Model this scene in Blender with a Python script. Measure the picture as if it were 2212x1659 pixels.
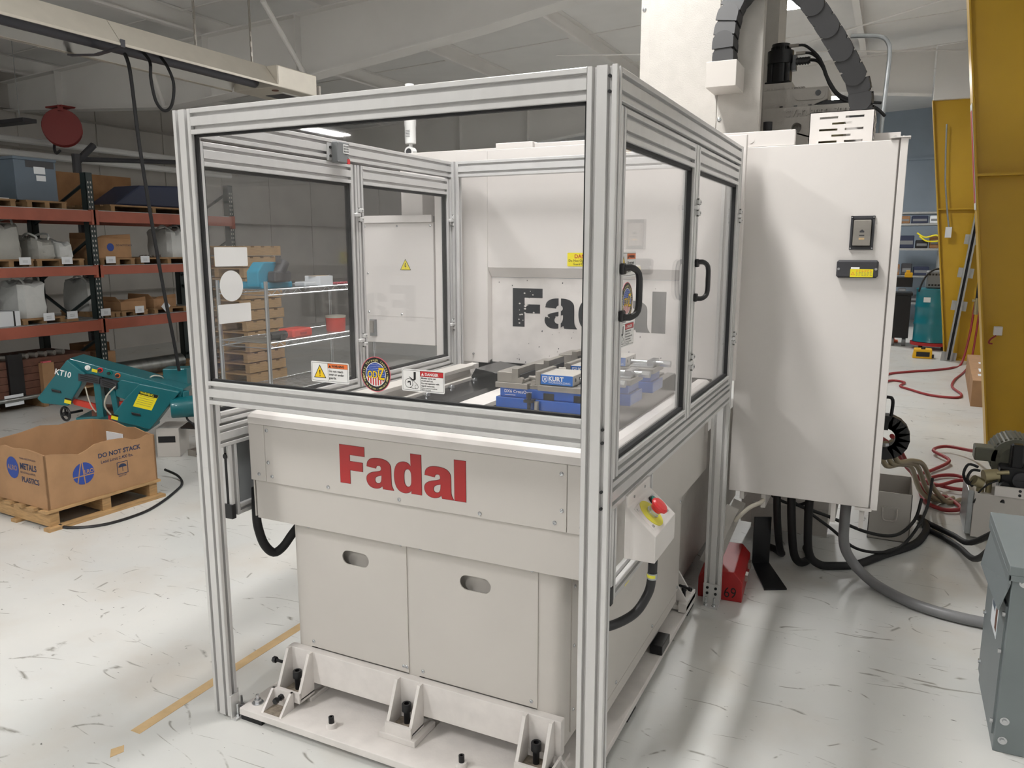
import bpy, math, random
from mathutils import Vector, Matrix
from mathutils.geometry import tessellate_polygon
random.seed(7)
for o in list(bpy.data.objects):
    bpy.data.objects.remove(o)
scene = bpy.context.scene
COL = scene.collection

# ------------------------------------------------------------------ camera
cam_data = bpy.data.cameras.new('camera')
cam_data.sensor_fit = 'HORIZONTAL'
cam_data.sensor_width = 36.0
cam_data.lens = 36.0 * 1679.8 / 2212.0
cam_data.clip_start = 0.05
cam = bpy.data.objects.new('camera', cam_data)
COL.objects.link(cam)
yaw, pitch, roll = math.radians(-25.858), math.radians(9.980), math.radians(0.038)
fw = Vector((math.sin(yaw) * math.cos(pitch), math.cos(yaw) * math.cos(pitch), -math.sin(pitch)))
rt = Vector((math.cos(yaw), -math.sin(yaw), 0))
up = rt.cross(fw)
rt2 = rt * math.cos(roll) + up * math.sin(roll)
up2 = up * math.cos(roll) - rt * math.sin(roll)
M = Matrix((rt2, up2, -fw)).transposed().to_4x4()
M.translation = Vector((0.614, -1.8315, 1.6576))
cam.matrix_world = M
scene.camera = cam

# ------------------------------------------------------------------ view, world
scene.view_settings.view_transform = 'Standard'
scene.view_settings.look = 'None'
scene.view_settings.gamma = 1.0
scene.view_settings.use_curve_mapping = False
scene.view_settings.exposure = 0.28
world = bpy.data.worlds.new('world')
scene.world = world
world.use_nodes = True
wbg = world.node_tree.nodes['Background']
wbg.inputs[0].default_value = (0.75, 0.80, 0.90, 1)
wbg.inputs[1].default_value = 0.0
LAMP_POWER = 1.0

# ------------------------------------------------------------------ materials
def srgb(r, g, b):
    f = lambda c: c / 12.92 if c <= 0.04045 else ((c + 0.055) / 1.055) ** 2.4
    return (f(r / 255), f(g / 255), f(b / 255), 1.0)

MATS = {}
def mat(name, col, rough=0.5, metal=0.0, noise=0.0, nscale=8.0, bump=0.0, bscale=60.0, spec=0.5, stretch=None, col2=None, coat=0.0, emit=0.0, trans=0.0):
    m = bpy.data.materials.new(name)
    m.use_nodes = True
    nt = m.node_tree
    b = nt.nodes['Principled BSDF']
    b.inputs['Base Color'].default_value = col
    b.inputs['Roughness'].default_value = rough
    b.inputs['Metallic'].default_value = metal
    b.inputs['Specular IOR Level'].default_value = spec
    if coat: b.inputs['Coat Weight'].default_value = coat
    if trans: b.inputs['Transmission Weight'].default_value = trans
    if emit:
        b.inputs['Emission Color'].default_value = col
        b.inputs['Emission Strength'].default_value = emit
    tc = None
    if noise or bump:
        tc = nt.nodes.new('ShaderNodeTexCoord')
        mp = nt.nodes.new('ShaderNodeMapping')
        if stretch: mp.inputs['Scale'].default_value = stretch
        nt.links.new(tc.outputs['Object'], mp.inputs['Vector'])
    if noise:
        n = nt.nodes.new('ShaderNodeTexNoise')
        n.inputs['Scale'].default_value = nscale
        n.inputs['Detail'].default_value = 5
        nt.links.new(mp.outputs[0], n.inputs['Vector'])
        r = nt.nodes.new('ShaderNodeValToRGB')
        c2 = col2 if col2 else tuple(c * (1 - noise) for c in col[:3]) + (1,)
        r.color_ramp.elements[0].color = c2
        r.color_ramp.elements[1].color = col
        r.color_ramp.elements[0].position = 0.32
        r.color_ramp.elements[1].position = 0.62
        nt.links.new(n.outputs['Fac'], r.inputs['Fac'])
        nt.links.new(r.outputs['Color'], b.inputs['Base Color'])
    if bump:
        n2 = nt.nodes.new('ShaderNodeTexNoise')
        n2.inputs['Scale'].default_value = bscale
        nt.links.new(mp.outputs[0], n2.inputs['Vector'])
        bp = nt.nodes.new('ShaderNodeBump')
        bp.inputs['Strength'].default_value = bump
        bp.inputs['Distance'].default_value = 0.01
        nt.links.new(n2.outputs['Fac'], bp.inputs['Height'])
        nt.links.new(bp.outputs['Normal'], b.inputs['Normal'])
    MATS[name] = m
    return m

mat('alu', srgb(212, 211, 210), 0.36, 0.35, noise=0.05, nscale=30, stretch=(1, 1, 0.15))
mat('alu_dark', srgb(110, 110, 106), 0.5, 0.5)
mat('steel', srgb(160, 155, 148), 0.36, 0.55, noise=0.12, nscale=25)
mat('ground_steel', srgb(206, 202, 196), 0.35, 0.45, noise=0.06, nscale=30)
mat('zinc', srgb(200, 202, 204), 0.25, 0.9)
mat('white_paint', srgb(222, 217, 213), 0.42, noise=0.03, nscale=3, bump=0.02, bscale=250)
mat('white_worn', srgb(226, 221, 217), 0.5, noise=0.10, nscale=14, bump=0.05, bscale=120)
mat('warm_grey_paint', srgb(200, 195, 189), 0.42, noise=0.03, nscale=4)
mat('cast_grey', srgb(186, 182, 176), 0.55, noise=0.07, nscale=18, bump=0.15, bscale=180)
mat('dirt_grey', srgb(150, 138, 124), 0.9, noise=0.4, nscale=60, bump=0.3, bscale=200)
mat('red_letter', srgb(180, 38, 40), 0.3, noise=0.25, nscale=3.0)
mat('red_outline', srgb(96, 26, 28), 0.35)
mat('black_letter', srgb(38, 40, 46), 0.4)
mat('black_plastic', srgb(30, 30, 32), 0.42)
mat('black_rubber', srgb(22, 22, 24), 0.65)
mat('black_metal', srgb(34, 34, 36), 0.3, 0.3)
mat('black_gloss', srgb(20, 20, 23), 0.18)
mat('dark_grey', srgb(58, 58, 62), 0.5)
mat('mid_grey', srgb(120, 122, 124), 0.5)
mat('table_grey', srgb(126, 122, 118), 0.22, 0.6, noise=0.1, nscale=20)
mat('kurt_blue', srgb(22, 92, 190), 0.25, coat=0.4, noise=0.12, nscale=10)
mat('label_blue', srgb(28, 110, 200), 0.35)
mat('white_print', srgb(240, 240, 238), 0.4)
mat('sticker_white', srgb(232, 231, 229), 0.3)
mat('black_print', srgb(22, 22, 22), 0.4)
mat('yellow_print', srgb(240, 200, 22), 0.4)
mat('yellow_bright', srgb(240, 224, 40), 0.4)
mat('orange_print', srgb(236, 122, 62), 0.4)
mat('red_print', srgb(196, 40, 44), 0.4)
mat('flag_blue', srgb(40, 78, 170), 0.4)
mat('cream_print', srgb(240, 226, 150), 0.4)
mat('pink_edge', srgb(214, 100, 112), 0.4)
mat('red_button', srgb(214, 52, 56), 0.3)
mat('green_button', srgb(10, 124, 112), 0.25)
mat('estop_yellow', srgb(220, 214, 70), 0.45)
mat('yellow_paint', srgb(204, 162, 34), 0.38, noise=0.05, nscale=3, bump=0.04, bscale=90)
mat('teal_paint', srgb(18, 104, 112), 0.35, noise=0.10, nscale=6, coat=0.2)
mat('teal_drum', srgb(22, 116, 130), 0.3, coat=0.3, noise=0.06, nscale=5)
mat('red_paint', srgb(172, 34, 36), 0.4, noise=0.12, nscale=10)
mat('red_guard', srgb(208, 66, 50), 0.45)
mat('red_reel', srgb(140, 44, 40), 0.45)
mat('red_hose', srgb(150, 44, 48), 0.5)
mat('rack_orange', srgb(170, 94, 74), 0.5, noise=0.15, nscale=5)
mat('rack_green', srgb(40, 52, 52), 0.5)
mat('cardboard', srgb(174, 135, 98), 0.8, noise=0.16, nscale=7, bump=0.04, bscale=80)
mat('cardboard_dark', srgb(150, 110, 74), 0.85, noise=0.2, nscale=9)
mat('print_navy', srgb(46, 56, 84), 0.7)
mat('print_blue', srgb(44, 72, 150), 0.6)
mat('wood', srgb(188, 152, 106), 0.75, noise=0.28, nscale=12, stretch=(1, 1, 8), bump=0.05)
mat('wood_dark', srgb(132, 100, 70), 0.8, noise=0.3, nscale=12)
mat('wood_rack', srgb(164, 130, 92), 0.8, noise=0.3, nscale=12)
mat('bag_white', srgb(206, 208, 206), 0.45, noise=0.08, nscale=9, bump=0.3, bscale=22)
mat('bag_grey', srgb(168, 168, 162), 0.4, noise=0.1, nscale=9, bump=0.3, bscale=22)
mat('paper', srgb(226, 230, 234), 0.7)
mat('trans_grey', srgb(122, 130, 132), 0.45, noise=0.06, nscale=6)
mat('trans_blue', srgb(92, 106, 120), 0.45, noise=0.06, nscale=6)
mat('conduit_grey', srgb(128, 128, 130), 0.4)
mat('galv', srgb(176, 180, 182), 0.35, 0.7, noise=0.12, nscale=20)
mat('heater_metal', srgb(206, 200, 188), 0.42, 0.35, noise=0.06, nscale=8)
mat('heater_in', srgb(176, 174, 170), 0.3, 0.85)
mat('heater_tube', srgb(84, 84, 90), 0.45, 0.5)
mat('ceiling_white', srgb(236, 235, 233), 0.7, noise=0.04, nscale=2.5)
mat('beam_white', srgb(234, 232, 229), 0.55, noise=0.04, nscale=2.5)
mat('wall_beige', srgb(190, 186, 180), 0.85, noise=0.10, nscale=2.0)
mat('wall_white', srgb(224, 224, 222), 0.7, noise=0.06, nscale=2)
mat('wall_blue', srgb(168, 182, 196), 0.75, noise=0.08, nscale=2)
mat('tape', srgb(208, 178, 134), 0.7, noise=0.12, nscale=20)
mat('motor_green', srgb(108, 108, 96), 0.5, 0.2, noise=0.15, nscale=12)
mat('brass', srgb(160, 150, 118), 0.35, 0.7)
mat('tube_clear', srgb(150, 138, 112), 0.35)
mat('glove_plastic', srgb(196, 190, 176), 0.4)
mat('yellow_tool', srgb(232, 178, 24), 0.45)
mat('blue_plastic', srgb(30, 70, 150), 0.4)
mat('navy', srgb(36, 44, 70), 0.5)
mat('skin_red', srgb(214, 66, 52), 0.45)
mat('teal_bright', srgb(36, 140, 170), 0.45)
mat('pipe_steel', srgb(150, 152, 150), 0.3, 0.85, noise=0.4, nscale=9)
mat('rust', srgb(110, 74, 60), 0.85, noise=0.3, nscale=14)
mat('orange_cone', srgb(200, 90, 50), 0.6)

def glass(name, tint, refl):
    m = bpy.data.materials.new(name); m.use_nodes = True
    nt = m.node_tree; nt.nodes.clear()
    out = nt.nodes.new('ShaderNodeOutputMaterial')
    mix = nt.nodes.new('ShaderNodeMixShader')
    tr = nt.nodes.new('ShaderNodeBsdfTransparent'); tr.inputs[0].default_value = tint
    gl = nt.nodes.new('ShaderNodeBsdfGlossy'); gl.inputs['Roughness'].default_value = 0.02
    gl.inputs['Color'].default_value = (0.95, 0.95, 0.95, 1)
    # Schlick reflectance from the facing angle, the same on both faces of a thin sheet
    lw = nt.nodes.new('ShaderNodeLayerWeight'); lw.inputs['Blend'].default_value = 0.5
    pw = nt.nodes.new('ShaderNodeMath'); pw.operation = 'POWER'; pw.inputs[1].default_value = 5.0
    ma = nt.nodes.new('ShaderNodeMath'); ma.operation = 'MULTIPLY_ADD'; ma.inputs[1].default_value = 1 - refl; ma.inputs[2].default_value = refl
    nt.links.new(lw.outputs['Facing'], pw.inputs[0]); nt.links.new(pw.outputs[0], ma.inputs[0]); nt.links.new(ma.outputs[0], mix.inputs[0])
    nt.links.new(tr.outputs[0], mix.inputs[1]); nt.links.new(gl.outputs[0], mix.inputs[2])
    nt.links.new(mix.outputs[0], out.inputs[0])
    MATS[name] = m
glass('polycarbonate', (0.955, 0.957, 0.96, 1), 0.04)

def floor_material():
    m = bpy.data.materials.new('floor_epoxy'); m.use_nodes = True
    nt = m.node_tree; b = nt.nodes['Principled BSDF']; L = nt.links.new
    tc = nt.nodes.new('ShaderNodeTexCoord')
    def noise(scale, detail=4, vec=None, rough=0.55):
        n = nt.nodes.new('ShaderNodeTexNoise'); n.inputs['Scale'].default_value = scale
        n.inputs['Detail'].default_value = detail; n.inputs['Roughness'].default_value = rough
        L(vec if vec else tc.outputs['Object'], n.inputs['Vector']); return n.outputs['Fac']
    def ramp(f, p0, c0, p1, c1):
        r = nt.nodes.new('ShaderNodeValToRGB'); e = r.color_ramp.elements
        e[0].position, e[0].color, e[1].position, e[1].color = p0, c0, p1, c1
        L(f, r.inputs['Fac']); return r.outputs['Color']
    def mixc(f, a, c, mode='MIX'):
        x = nt.nodes.new('ShaderNodeMix'); x.data_type = 'RGBA'; x.blend_type = mode
        if isinstance(f, float): x.inputs[0].default_value = f
        else: L(f, x.inputs[0])
        for s, v in ((x.inputs[6], a), (x.inputs[7], c)):
            if isinstance(v, tuple): s.default_value = v
            else: L(v, s)
        return x.outputs[2]
    base = ramp(noise(0.9, 6), 0.30, srgb(200, 201, 199), 0.70, srgb(217, 216, 212))
    stain = ramp(noise(1.3, 6), 0.50, (0, 0, 0, 1), 0.85, (.7, .7, .7, 1))
    base = mixc(stain, base, srgb(190, 176, 158))
    # paint chips: small dark flecks gathered in patches
    mp = nt.nodes.new('ShaderNodeMapping'); mp.inputs['Rotation'].default_value = (0, 0, 0.5); mp.inputs['Scale'].default_value = (1.0, 2.4, 1.0)
    L(tc.outputs['Object'], mp.inputs['Vector'])
    chips = ramp(noise(24, 4, mp.outputs[0], 0.6), 0.69, (0, 0, 0, 1), 0.705, (1, 1, 1, 1))
    patch = ramp(noise(1.8, 3), 0.40, (0, 0, 0, 1), 0.54, (1, 1, 1, 1))
    base = mixc(mixc(1.0, chips, patch, 'MULTIPLY'), base, srgb(72, 70, 66))
    # long thin scratches, broken up, in two directions
    for ang, sx_, sy_, ns, seed in ((1.1, 0.8, 3.4, 1.3, 3.0), (-0.5, 0.7, 3.0, 1.1, 11.0), (0.3, 1.2, 1.6, 1.0, 23.0)):
        mp2 = nt.nodes.new('ShaderNodeMapping'); mp2.inputs['Rotation'].default_value = (0, 0, ang); mp2.inputs['Scale'].default_value = (sx_, sy_, 1.0); mp2.inputs['Location'].default_value = (seed, seed * .7, 0)
        L(tc.outputs['Object'], mp2.inputs['Vector'])
        sc = ramp(noise(ns, 1, mp2.outputs[0], 0.4), 0.4987, (0, 0, 0, 1), 0.5, (1, 1, 1, 1))
        sc.node.color_ramp.elements.new(0.5013).color = (0, 0, 0, 1)
        brk = ramp(noise(7.0, 4, mp2.outputs[0]), 0.52, (0, 0, 0, 1), 0.60, (1, 1, 1, 1))
        base = mixc(mixc(1.0, sc, brk, 'MULTIPLY'), base, srgb(132, 129, 122))
    L(base, b.inputs['Base Color'])
    r = nt.nodes.new('ShaderNodeMapRange'); r.inputs[3].default_value = 0.29; r.inputs[4].default_value = 0.42
    L(noise(1.4, 4), r.inputs[0]); L(r.outputs[0], b.inputs['Roughness'])
    b.inputs['Specular IOR Level'].default_value = 0.5
    MATS['floor_epoxy'] = m
floor_material()

# ------------------------------------------------------------------ mesh builder
def basis(d):
    d = Vector(d).normalized()
    a = Vector((0, 0, 1)) if abs(d.z) < 0.95 else Vector((1, 0, 0))
    u = d.cross(a).normalized(); v = d.cross(u).normalized()
    return u, v, d

_tcache = {}
def text_geom(body, size, bold=0.0, align='LEFT', spacing=1.0):
    key = (body, size, bold, align, spacing)
    if key not in _tcache:
        cu = bpy.data.curves.new('t', 'FONT'); cu.body = body; cu.size = size
        cu.offset = bold * size; cu.align_x = align; cu.align_y = 'BOTTOM_BASELINE'; cu.space_character = spacing
        cu.resolution_u = 3
        ob = bpy.data.objects.new('t', cu); COL.objects.link(ob)
        dg = bpy.context.evaluated_depsgraph_get(); dg.update()
        me = bpy.data.meshes.new_from_object(ob.evaluated_get(dg))
        vs = [v.co.copy() for v in me.vertices]; fs = [tuple(p.vertices) for p in me.polygons]
        bpy.data.objects.remove(ob); bpy.data.meshes.remove(me); bpy.data.curves.remove(cu)
        _tcache[key] = (vs, fs)
    return _tcache[key]

class MB:
    def __init__(s): s.v = []; s.f = []; s.m = []; s.mats = []
    def mi(s, m):
        if m is None: m = '_'
        if m not in s.mats: s.mats.append(m)
        return s.mats.index(m)
    def add(s, vs, fs, m=None):
        o = len(s.v); s.v += [Vector(v) for v in vs]; k = s.mi(m)
        for f in fs: s.f.append(tuple(i + o for i in f)); s.m.append(k)
        return s
    def box(s, x0, x1, y0, y1, z0, z1, m=None, mtx=None):
        vs = [Vector((x, y, z)) for z in (z0, z1) for y in (y0, y1) for x in (x0, x1)]
        if mtx: vs = [mtx @ v for v in vs]
        return s.add(vs, [(0, 2, 3, 1), (4, 5, 7, 6), (0, 1, 5, 4), (2, 6, 7, 3), (0, 4, 6, 2), (1, 3, 7, 5)], m)
    def cbox(s, x0, x1, y0, y1, z0, z1, c, m=None, mtx=None):
        """box with chamfered edges along z plus top/bottom"""
        P = [(x0 + c, y0), (x1 - c, y0), (x1, y0 + c), (x1, y1 - c), (x1 - c, y1), (x0 + c, y1), (x0, y1 - c), (x0, y0 + c)]
        Q = [(x0 + c, y0 + c), (x1 - c, y0 + c), (x1 - c, y0 + c), (x1 - c, y1 - c), (x1 - c, y1 - c), (x0 + c, y1 - c), (x0 + c, y1 - c), (x0 + c, y0 + c)]
        vs = [(a, b, z0) for a, b in Q] + [(a, b, z0 + c) for a, b in P] + [(a, b, z1 - c) for a, b in P] + [(a, b, z1) for a, b in Q]
        fs = []
        for k in range(3):
            for i in range(8):
                j = (i + 1) % 8; fs.append((k * 8 + i, k * 8 + j, k * 8 + 8 + j, k * 8 + 8 + i))
        fs += [(7, 5, 3, 1), (25, 27, 29, 31)]
        if mtx: vs = [mtx @ Vector(v) for v in vs]
        return s.add(vs, fs, m)
    def cyl(s, p0, p1, r, n=16, m=None, r1=None, cap=True):
        p0, p1 = Vector(p0), Vector(p1); u, v, d = basis(p1 - p0); r1 = r if r1 is None else r1
        vs = []
        for p, q in ((p0, r), (p1, r1)):
            for i in range(n):
                a = 2 * math.pi * i / n; vs.append(p + u * (q * math.cos(a)) + v * (q * math.sin(a)))
        fs = [(i, (i + 1) % n, n + (i + 1) % n, n + i) for i in range(n)]
        if cap: fs += [tuple(range(n - 1, -1, -1)), tuple(range(n, 2 * n))]
        return s.add(vs, fs, m)
    def tube(s, pts, r, n=10, m=None, smooth=4, closed=False):
        pts = [Vector(p) for p in pts]
        if smooth: pts = catmull(pts, smooth, closed)
        N = len(pts); vs = []; prev = None
        for i, p in enumerate(pts):
            a = pts[i - 1] if (i or closed) else pts[0]; b = pts[(i + 1) % N] if (i < N - 1 or closed) else pts[-1]
            d = (b - a).normalized()
            if prev is None: u, v, _ = basis(d)
            else:
                u = (prev - d * prev.dot(d)).normalized(); v = d.cross(u)
            prev = u
            rr = r(i / max(1, N - 1)) if callable(r) else r
            for k in range(n):
                t = 2 * math.pi * k / n; vs.append(p + u * rr * math.cos(t) + v * rr * math.sin(t))
        fs = []
        for i in range(N if closed else N - 1):
            j = (i + 1) % N
            for k in range(n): fs.append((i * n + k, i * n + (k + 1) % n, j * n + (k + 1) % n, j * n + k))
        if not closed: fs += [tuple(range(n - 1, -1, -1)), tuple(range((N - 1) * n, N * n))]
        return s.add(vs, fs, m)
    def prism(s, poly, d, m=None, holes=()):
        """poly: list of 3D points (planar); d: extrusion vector"""
        d = Vector(d); loops = [[Vector(p) for p in poly]] + [[Vector(p) for p in h] for h in holes]
        flat = [p for l in loops for p in l]; n = len(flat)
        if holes: tris = [tuple(t) for t in tessellate_polygon(loops)]
        else: tris = [tuple(range(n))]
        fs = list(tris) + [tuple(i + n for i in reversed(t)) for t in tris]
        o = 0
        for l in loops:
            k = len(l)
            for i in range(k): fs.append((o + i, o + (i + 1) % k, n + o + (i + 1) % k, n + o + i))
            o += k
        return s.add(flat + [p + d for p in flat], fs, m)
    def lathe(s, prof, c, axis=(0, 0, 1), n=24, m=None):
        u, v, d = basis(axis); c = Vector(c); vs = []; k = len(prof)
        for i in range(n):
            a = 2 * math.pi * i / n
            for r, h in prof: vs.append(c + d * h + (u * math.cos(a) + v * math.sin(a)) * r)
        fs = [(i * k + j, i * k + j + 1, ((i + 1) % n) * k + j + 1, ((i + 1) % n) * k + j) for i in range(n) for j in range(k - 1)]
        fs += [tuple(i * k for i in range(n)), tuple((n - 1 - i) * k + k - 1 for i in range(n))]
        return s.add(vs, fs, m)
    def flat(s, pts, m=None): return s.add(pts, [tuple(range(len(pts)))], m)
    def text(s, body, o, u, v, size, m=None, bold=0.0, align='LEFT', sx=1.0, spacing=1.0, lift=0.0, thick=0.0):
        vs, fs = text_geom(body, size, bold, align, spacing)
        o, u, v = Vector(o), Vector(u), Vector(v); nrm = u.cross(v)
        s.add([o + u * (p.x * sx) + v * p.y + nrm * (lift + thick) for p in vs], fs, m)
        if thick:
            cnt = {}
            for f in fs:
                for i in range(len(f)):
                    e = (f[i], f[(i + 1) % len(f)]); cnt[e] = 1
            ed = [e for e in cnt if (e[1], e[0]) not in cnt]
            k = len(vs)
            P = [o + u * (p.x * sx) + v * p.y for p in vs]
            s.add([p + nrm * (lift + thick) for p in P] + [p + nrm * lift for p in P], [(b, a, a + k, b + k) for a, b in ed], m)
        return s
    def build(s, name, m=None, parent=None, smooth=35, bevel=0.0, label=None, cat=None, group=None, kind=None, fix=True):
        me = bpy.data.meshes.new(name)
        me.from_pydata([tuple(v) for v in s.v], [], s.f)
        for k in s.mats:
            me.materials.append(MATS[m if k == '_' else k])
        if len(s.mats) > 1: me.polygons.foreach_set('material_index', s.m)
        me.update()
        if fix:
            import bmesh
            bm = bmesh.new(); bm.from_mesh(me); bmesh.ops.recalc_face_normals(bm, faces=bm.faces); bm.to_mesh(me); bm.free()
        if smooth:
            me.polygons.foreach_set('use_smooth', [True] * len(me.polygons))
            me.set_sharp_from_angle(angle=math.radians(smooth))
        o = bpy.data.objects.new(name, me); COL.objects.link(o)
        if bevel:
            bv = o.modifiers.new('bevel', 'BEVEL'); bv.width = bevel; bv.segments = 2; bv.limit_method = 'ANGLE'; bv.angle_limit = math.radians(40)
        if parent is not None:
            o.parent = parent
            o.matrix_parent_inverse = parent.matrix_world.inverted() if False else parent_inv(parent)
        tag(o, label, cat, group, kind)
        return o

def parent_inv(p):
    # empties here carry only location / z rotation and no parent themselves
    M = Matrix.Identity(4); q = p
    chain = []
    while q is not None: chain.append(q); q = q.parent
    for q in reversed(chain):
        M = M @ q.matrix_parent_inverse @ q.matrix_basis
    return M.inverted()

def catmull(p, k, closed=False):
    out = []; n = len(p)
    for i in range(n if closed else n - 1):
        g = lambda j: p[j % n] if closed else p[max(0, min(n - 1, j))]
        a, b, c, d = g(i - 1), g(i), g(i + 1), g(i + 2)
        for t in range(k):
            t = t / k
            out.append(0.5 * ((2 * b) + (c - a) * t + (2 * a - 5 * b + 4 * c - d) * t * t + (3 * b - a - 3 * c + d) * t ** 3))
    if not closed: out.append(p[-1])
    return out

def tag(o, label=None, cat=None, group=None, kind=None):
    if label: o['label'] = label
    if cat: o['category'] = cat
    if group: o['group'] = group
    if kind: o['kind'] = kind
    return o

def thing(name, label, cat, loc=(0, 0, 0), rz=0.0, group=None):
    o = bpy.data.objects.new(name, None); COL.objects.link(o)
    o.empty_display_size = 0.1
    o.location = loc; o.rotation_euler = (0, 0, rz)
    return tag(o, label, cat, group)

def copy_tree(o, loc=None, rz=None, label=None, parent=None, scale=None):
    c = o.copy(); COL.objects.link(c)
    if parent is not None: c.parent = parent
    if loc is not None: c.location = loc
    if rz is not None: c.rotation_euler = (0, 0, rz)
    if scale is not None: c.scale = scale
    if label: c['label'] = label
    for ch in KIDS.get(o.name, []):
        copy_tree(ch, parent=c)
    return c
KIDS = {}
def register_kids():
    KIDS.clear()
    for o in bpy.data.objects:
        if o.parent is not None: KIDS.setdefault(o.parent.name, []).append(o)

def circ(c, u, v, r, n=24, a0=0.0, a1=2 * math.pi):
    c, u, v = Vector(c), Vector(u), Vector(v)
    full = abs(a1 - a0 - 2 * math.pi) < 1e-6
    return [c + u * r * math.cos(a0 + (a1 - a0) * i / (n if full else n - 1)) + v * r * math.sin(a0 + (a1 - a0) * i / (n if full else n - 1)) for i in range(n)]

def screw(mb, p, nrm, r=0.006, h=0.004, m='zinc', n=12):
    p = Vector(p); nrm = Vector(nrm)
    mb.lathe([(r, 0), (r, h * 0.35), (r * 0.75, h * 0.85), (r * 0.4, h), (r * 0.38, h * 0.5), (0.0001, h * 0.5)], p, nrm, n, m)
def socket_bolt(mb, p, d, r, hh, shank_r, shank_l, m='black_metal', n=16):
    """cap screw: p is the underside of the head, d points out of the head"""
    p = Vector(p); d = Vector(d).normalized()
    mb.cyl(p - d * shank_l, p, shank_r, n, m)
    mb.lathe([(r, 0), (r, hh * 0.92), (r * 0.92, hh), (r * 0.55, hh), (r * 0.5, hh * 0.5), (0.0001, hh * 0.5)], p, d, n, m)
def hexbolt(mb, p, d, r, h, m='zinc'):
    mb.cyl(Vector(p), Vector(p) + Vector(d).normalized() * h, r, 6, m)

def screws(name, pts, nrm, r=.0068, h=.0045, m='zinc', parent=None):
    b = MB(); screw(b, (0, 0, 0), nrm, r, h, m); me = None
    for p in pts:
        if me is None: o = b.build(name, None, None); me = o.data
        else: o = bpy.data.objects.new(name, me); COL.objects.link(o)
        if parent is not None: o.parent = parent; o.matrix_parent_inverse = parent_inv(parent)
        o.matrix_basis = Matrix.Translation(p)
def parts(name, items, parent, m=None, **kw):
    for it in items:
        b = MB(); it(b); b.build(name, m, parent, **kw)
# ================================================================== the building
XL, XR, YF, YB = -10.8, 1.95, -13.0, 18.5
def zt(x): return 4.17 + 0.05 * (x + 5.68)      # underside of the purlins
def zc(x): return zt(x) + 0.22                  # ceiling skin
MB().box(XL - .1, XR + .1, YF, YB, -0.1, 0.0).build('floor', 'floor_epoxy', kind='structure', smooth=0)
b = MB(); b.prism([(XL - .1, YF, zc(XL)), (XR + .1, YF, zc(XR)), (XR + .1, YF, zc(XR) + .1), (XL - .1, YF, zc(XL) + .1)], (0, YB - YF, 0))
ceiling = b.build('ceiling', 'ceiling_white', kind='structure', smooth=0)
MB().box(XL - .1, XL, YF, YB, 0, 4.6).build('wall_left', 'wall_beige', kind='structure', smooth=0)
MB().box(XR, XR + .1, YF, YB, 0, 5.0).build('wall_right', 'wall_white', kind='structure', smooth=0)
MB().box(XL, XR, YB, YB + .1, 0, 5.0).build('wall_back', 'wall_blue', kind='structure', smooth=0)
MB().box(XL, XR, YF - .1, YF, 0, 5.0).build('wall_front', 'wall_white', kind='structure', smooth=0)
# purlins along the roof, channel section, children of the ceiling
for x in (-10.2, -8.7, -6.95, -5.17, -3.34, -1.7, -0.05, 1.4):
    h = .22; z0 = zt(x); b = MB()
    prof = [(0, h), (.075, h), (.075, h - .004), (.004, h - .004), (.004, .004), (.075, .004), (.075, .022), (.079, .022), (.079, 0), (0, 0)]
    b.prism([(x + a, YF, z0 + c) for a, c in prof], (0, YB - YF, 0))
    b.build('purlin', 'beam_white', ceiling, smooth=0)
# seams of the insulation blanket
b = MB()
for y in [1.4 + 1.83 * k for k in range(-3, 9)]:
    b.prism([(XL, y, zc(XL) - .012), (XR, y, zc(XR) - .012), (XR, y, zc(XR)), (XL, y, zc(XL))], (0, .03, 0))
b.build('insulation_seam', 'beam_white', ceiling, smooth=0)
# wall girts on the left wall and eave trim
for i, z in enumerate((0.95, 2.1, 3.05, 3.55)):
    b = MB(); b.prism([(XL, YF, z), (XL + .2, YF, z), (XL + .2, YF, z + .004), (XL + .004, YF, z + .004), (XL + .004, YF, z + .07), (XL, YF, z + .07)], (0, YB - YF, 0))
    b.build('trim_%d' % (i + 1), 'wall_beige', kind='structure', smooth=0)
b = MB()
for y in [-12 + 1.25 * k for k in range(24)]:
    b.box(XL, XL + .015, y, y + .03, 0, 3.9)
b.build('trim_5', 'wall_beige', kind='structure', smooth=0)
b = MB()
for z in (1.2, 2.4, 3.6):
    b.box(XL, XR, YB - .05, YB, z, z + .05)
b.build('trim_6', 'wall_blue', kind='structure', smooth=0)

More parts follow.
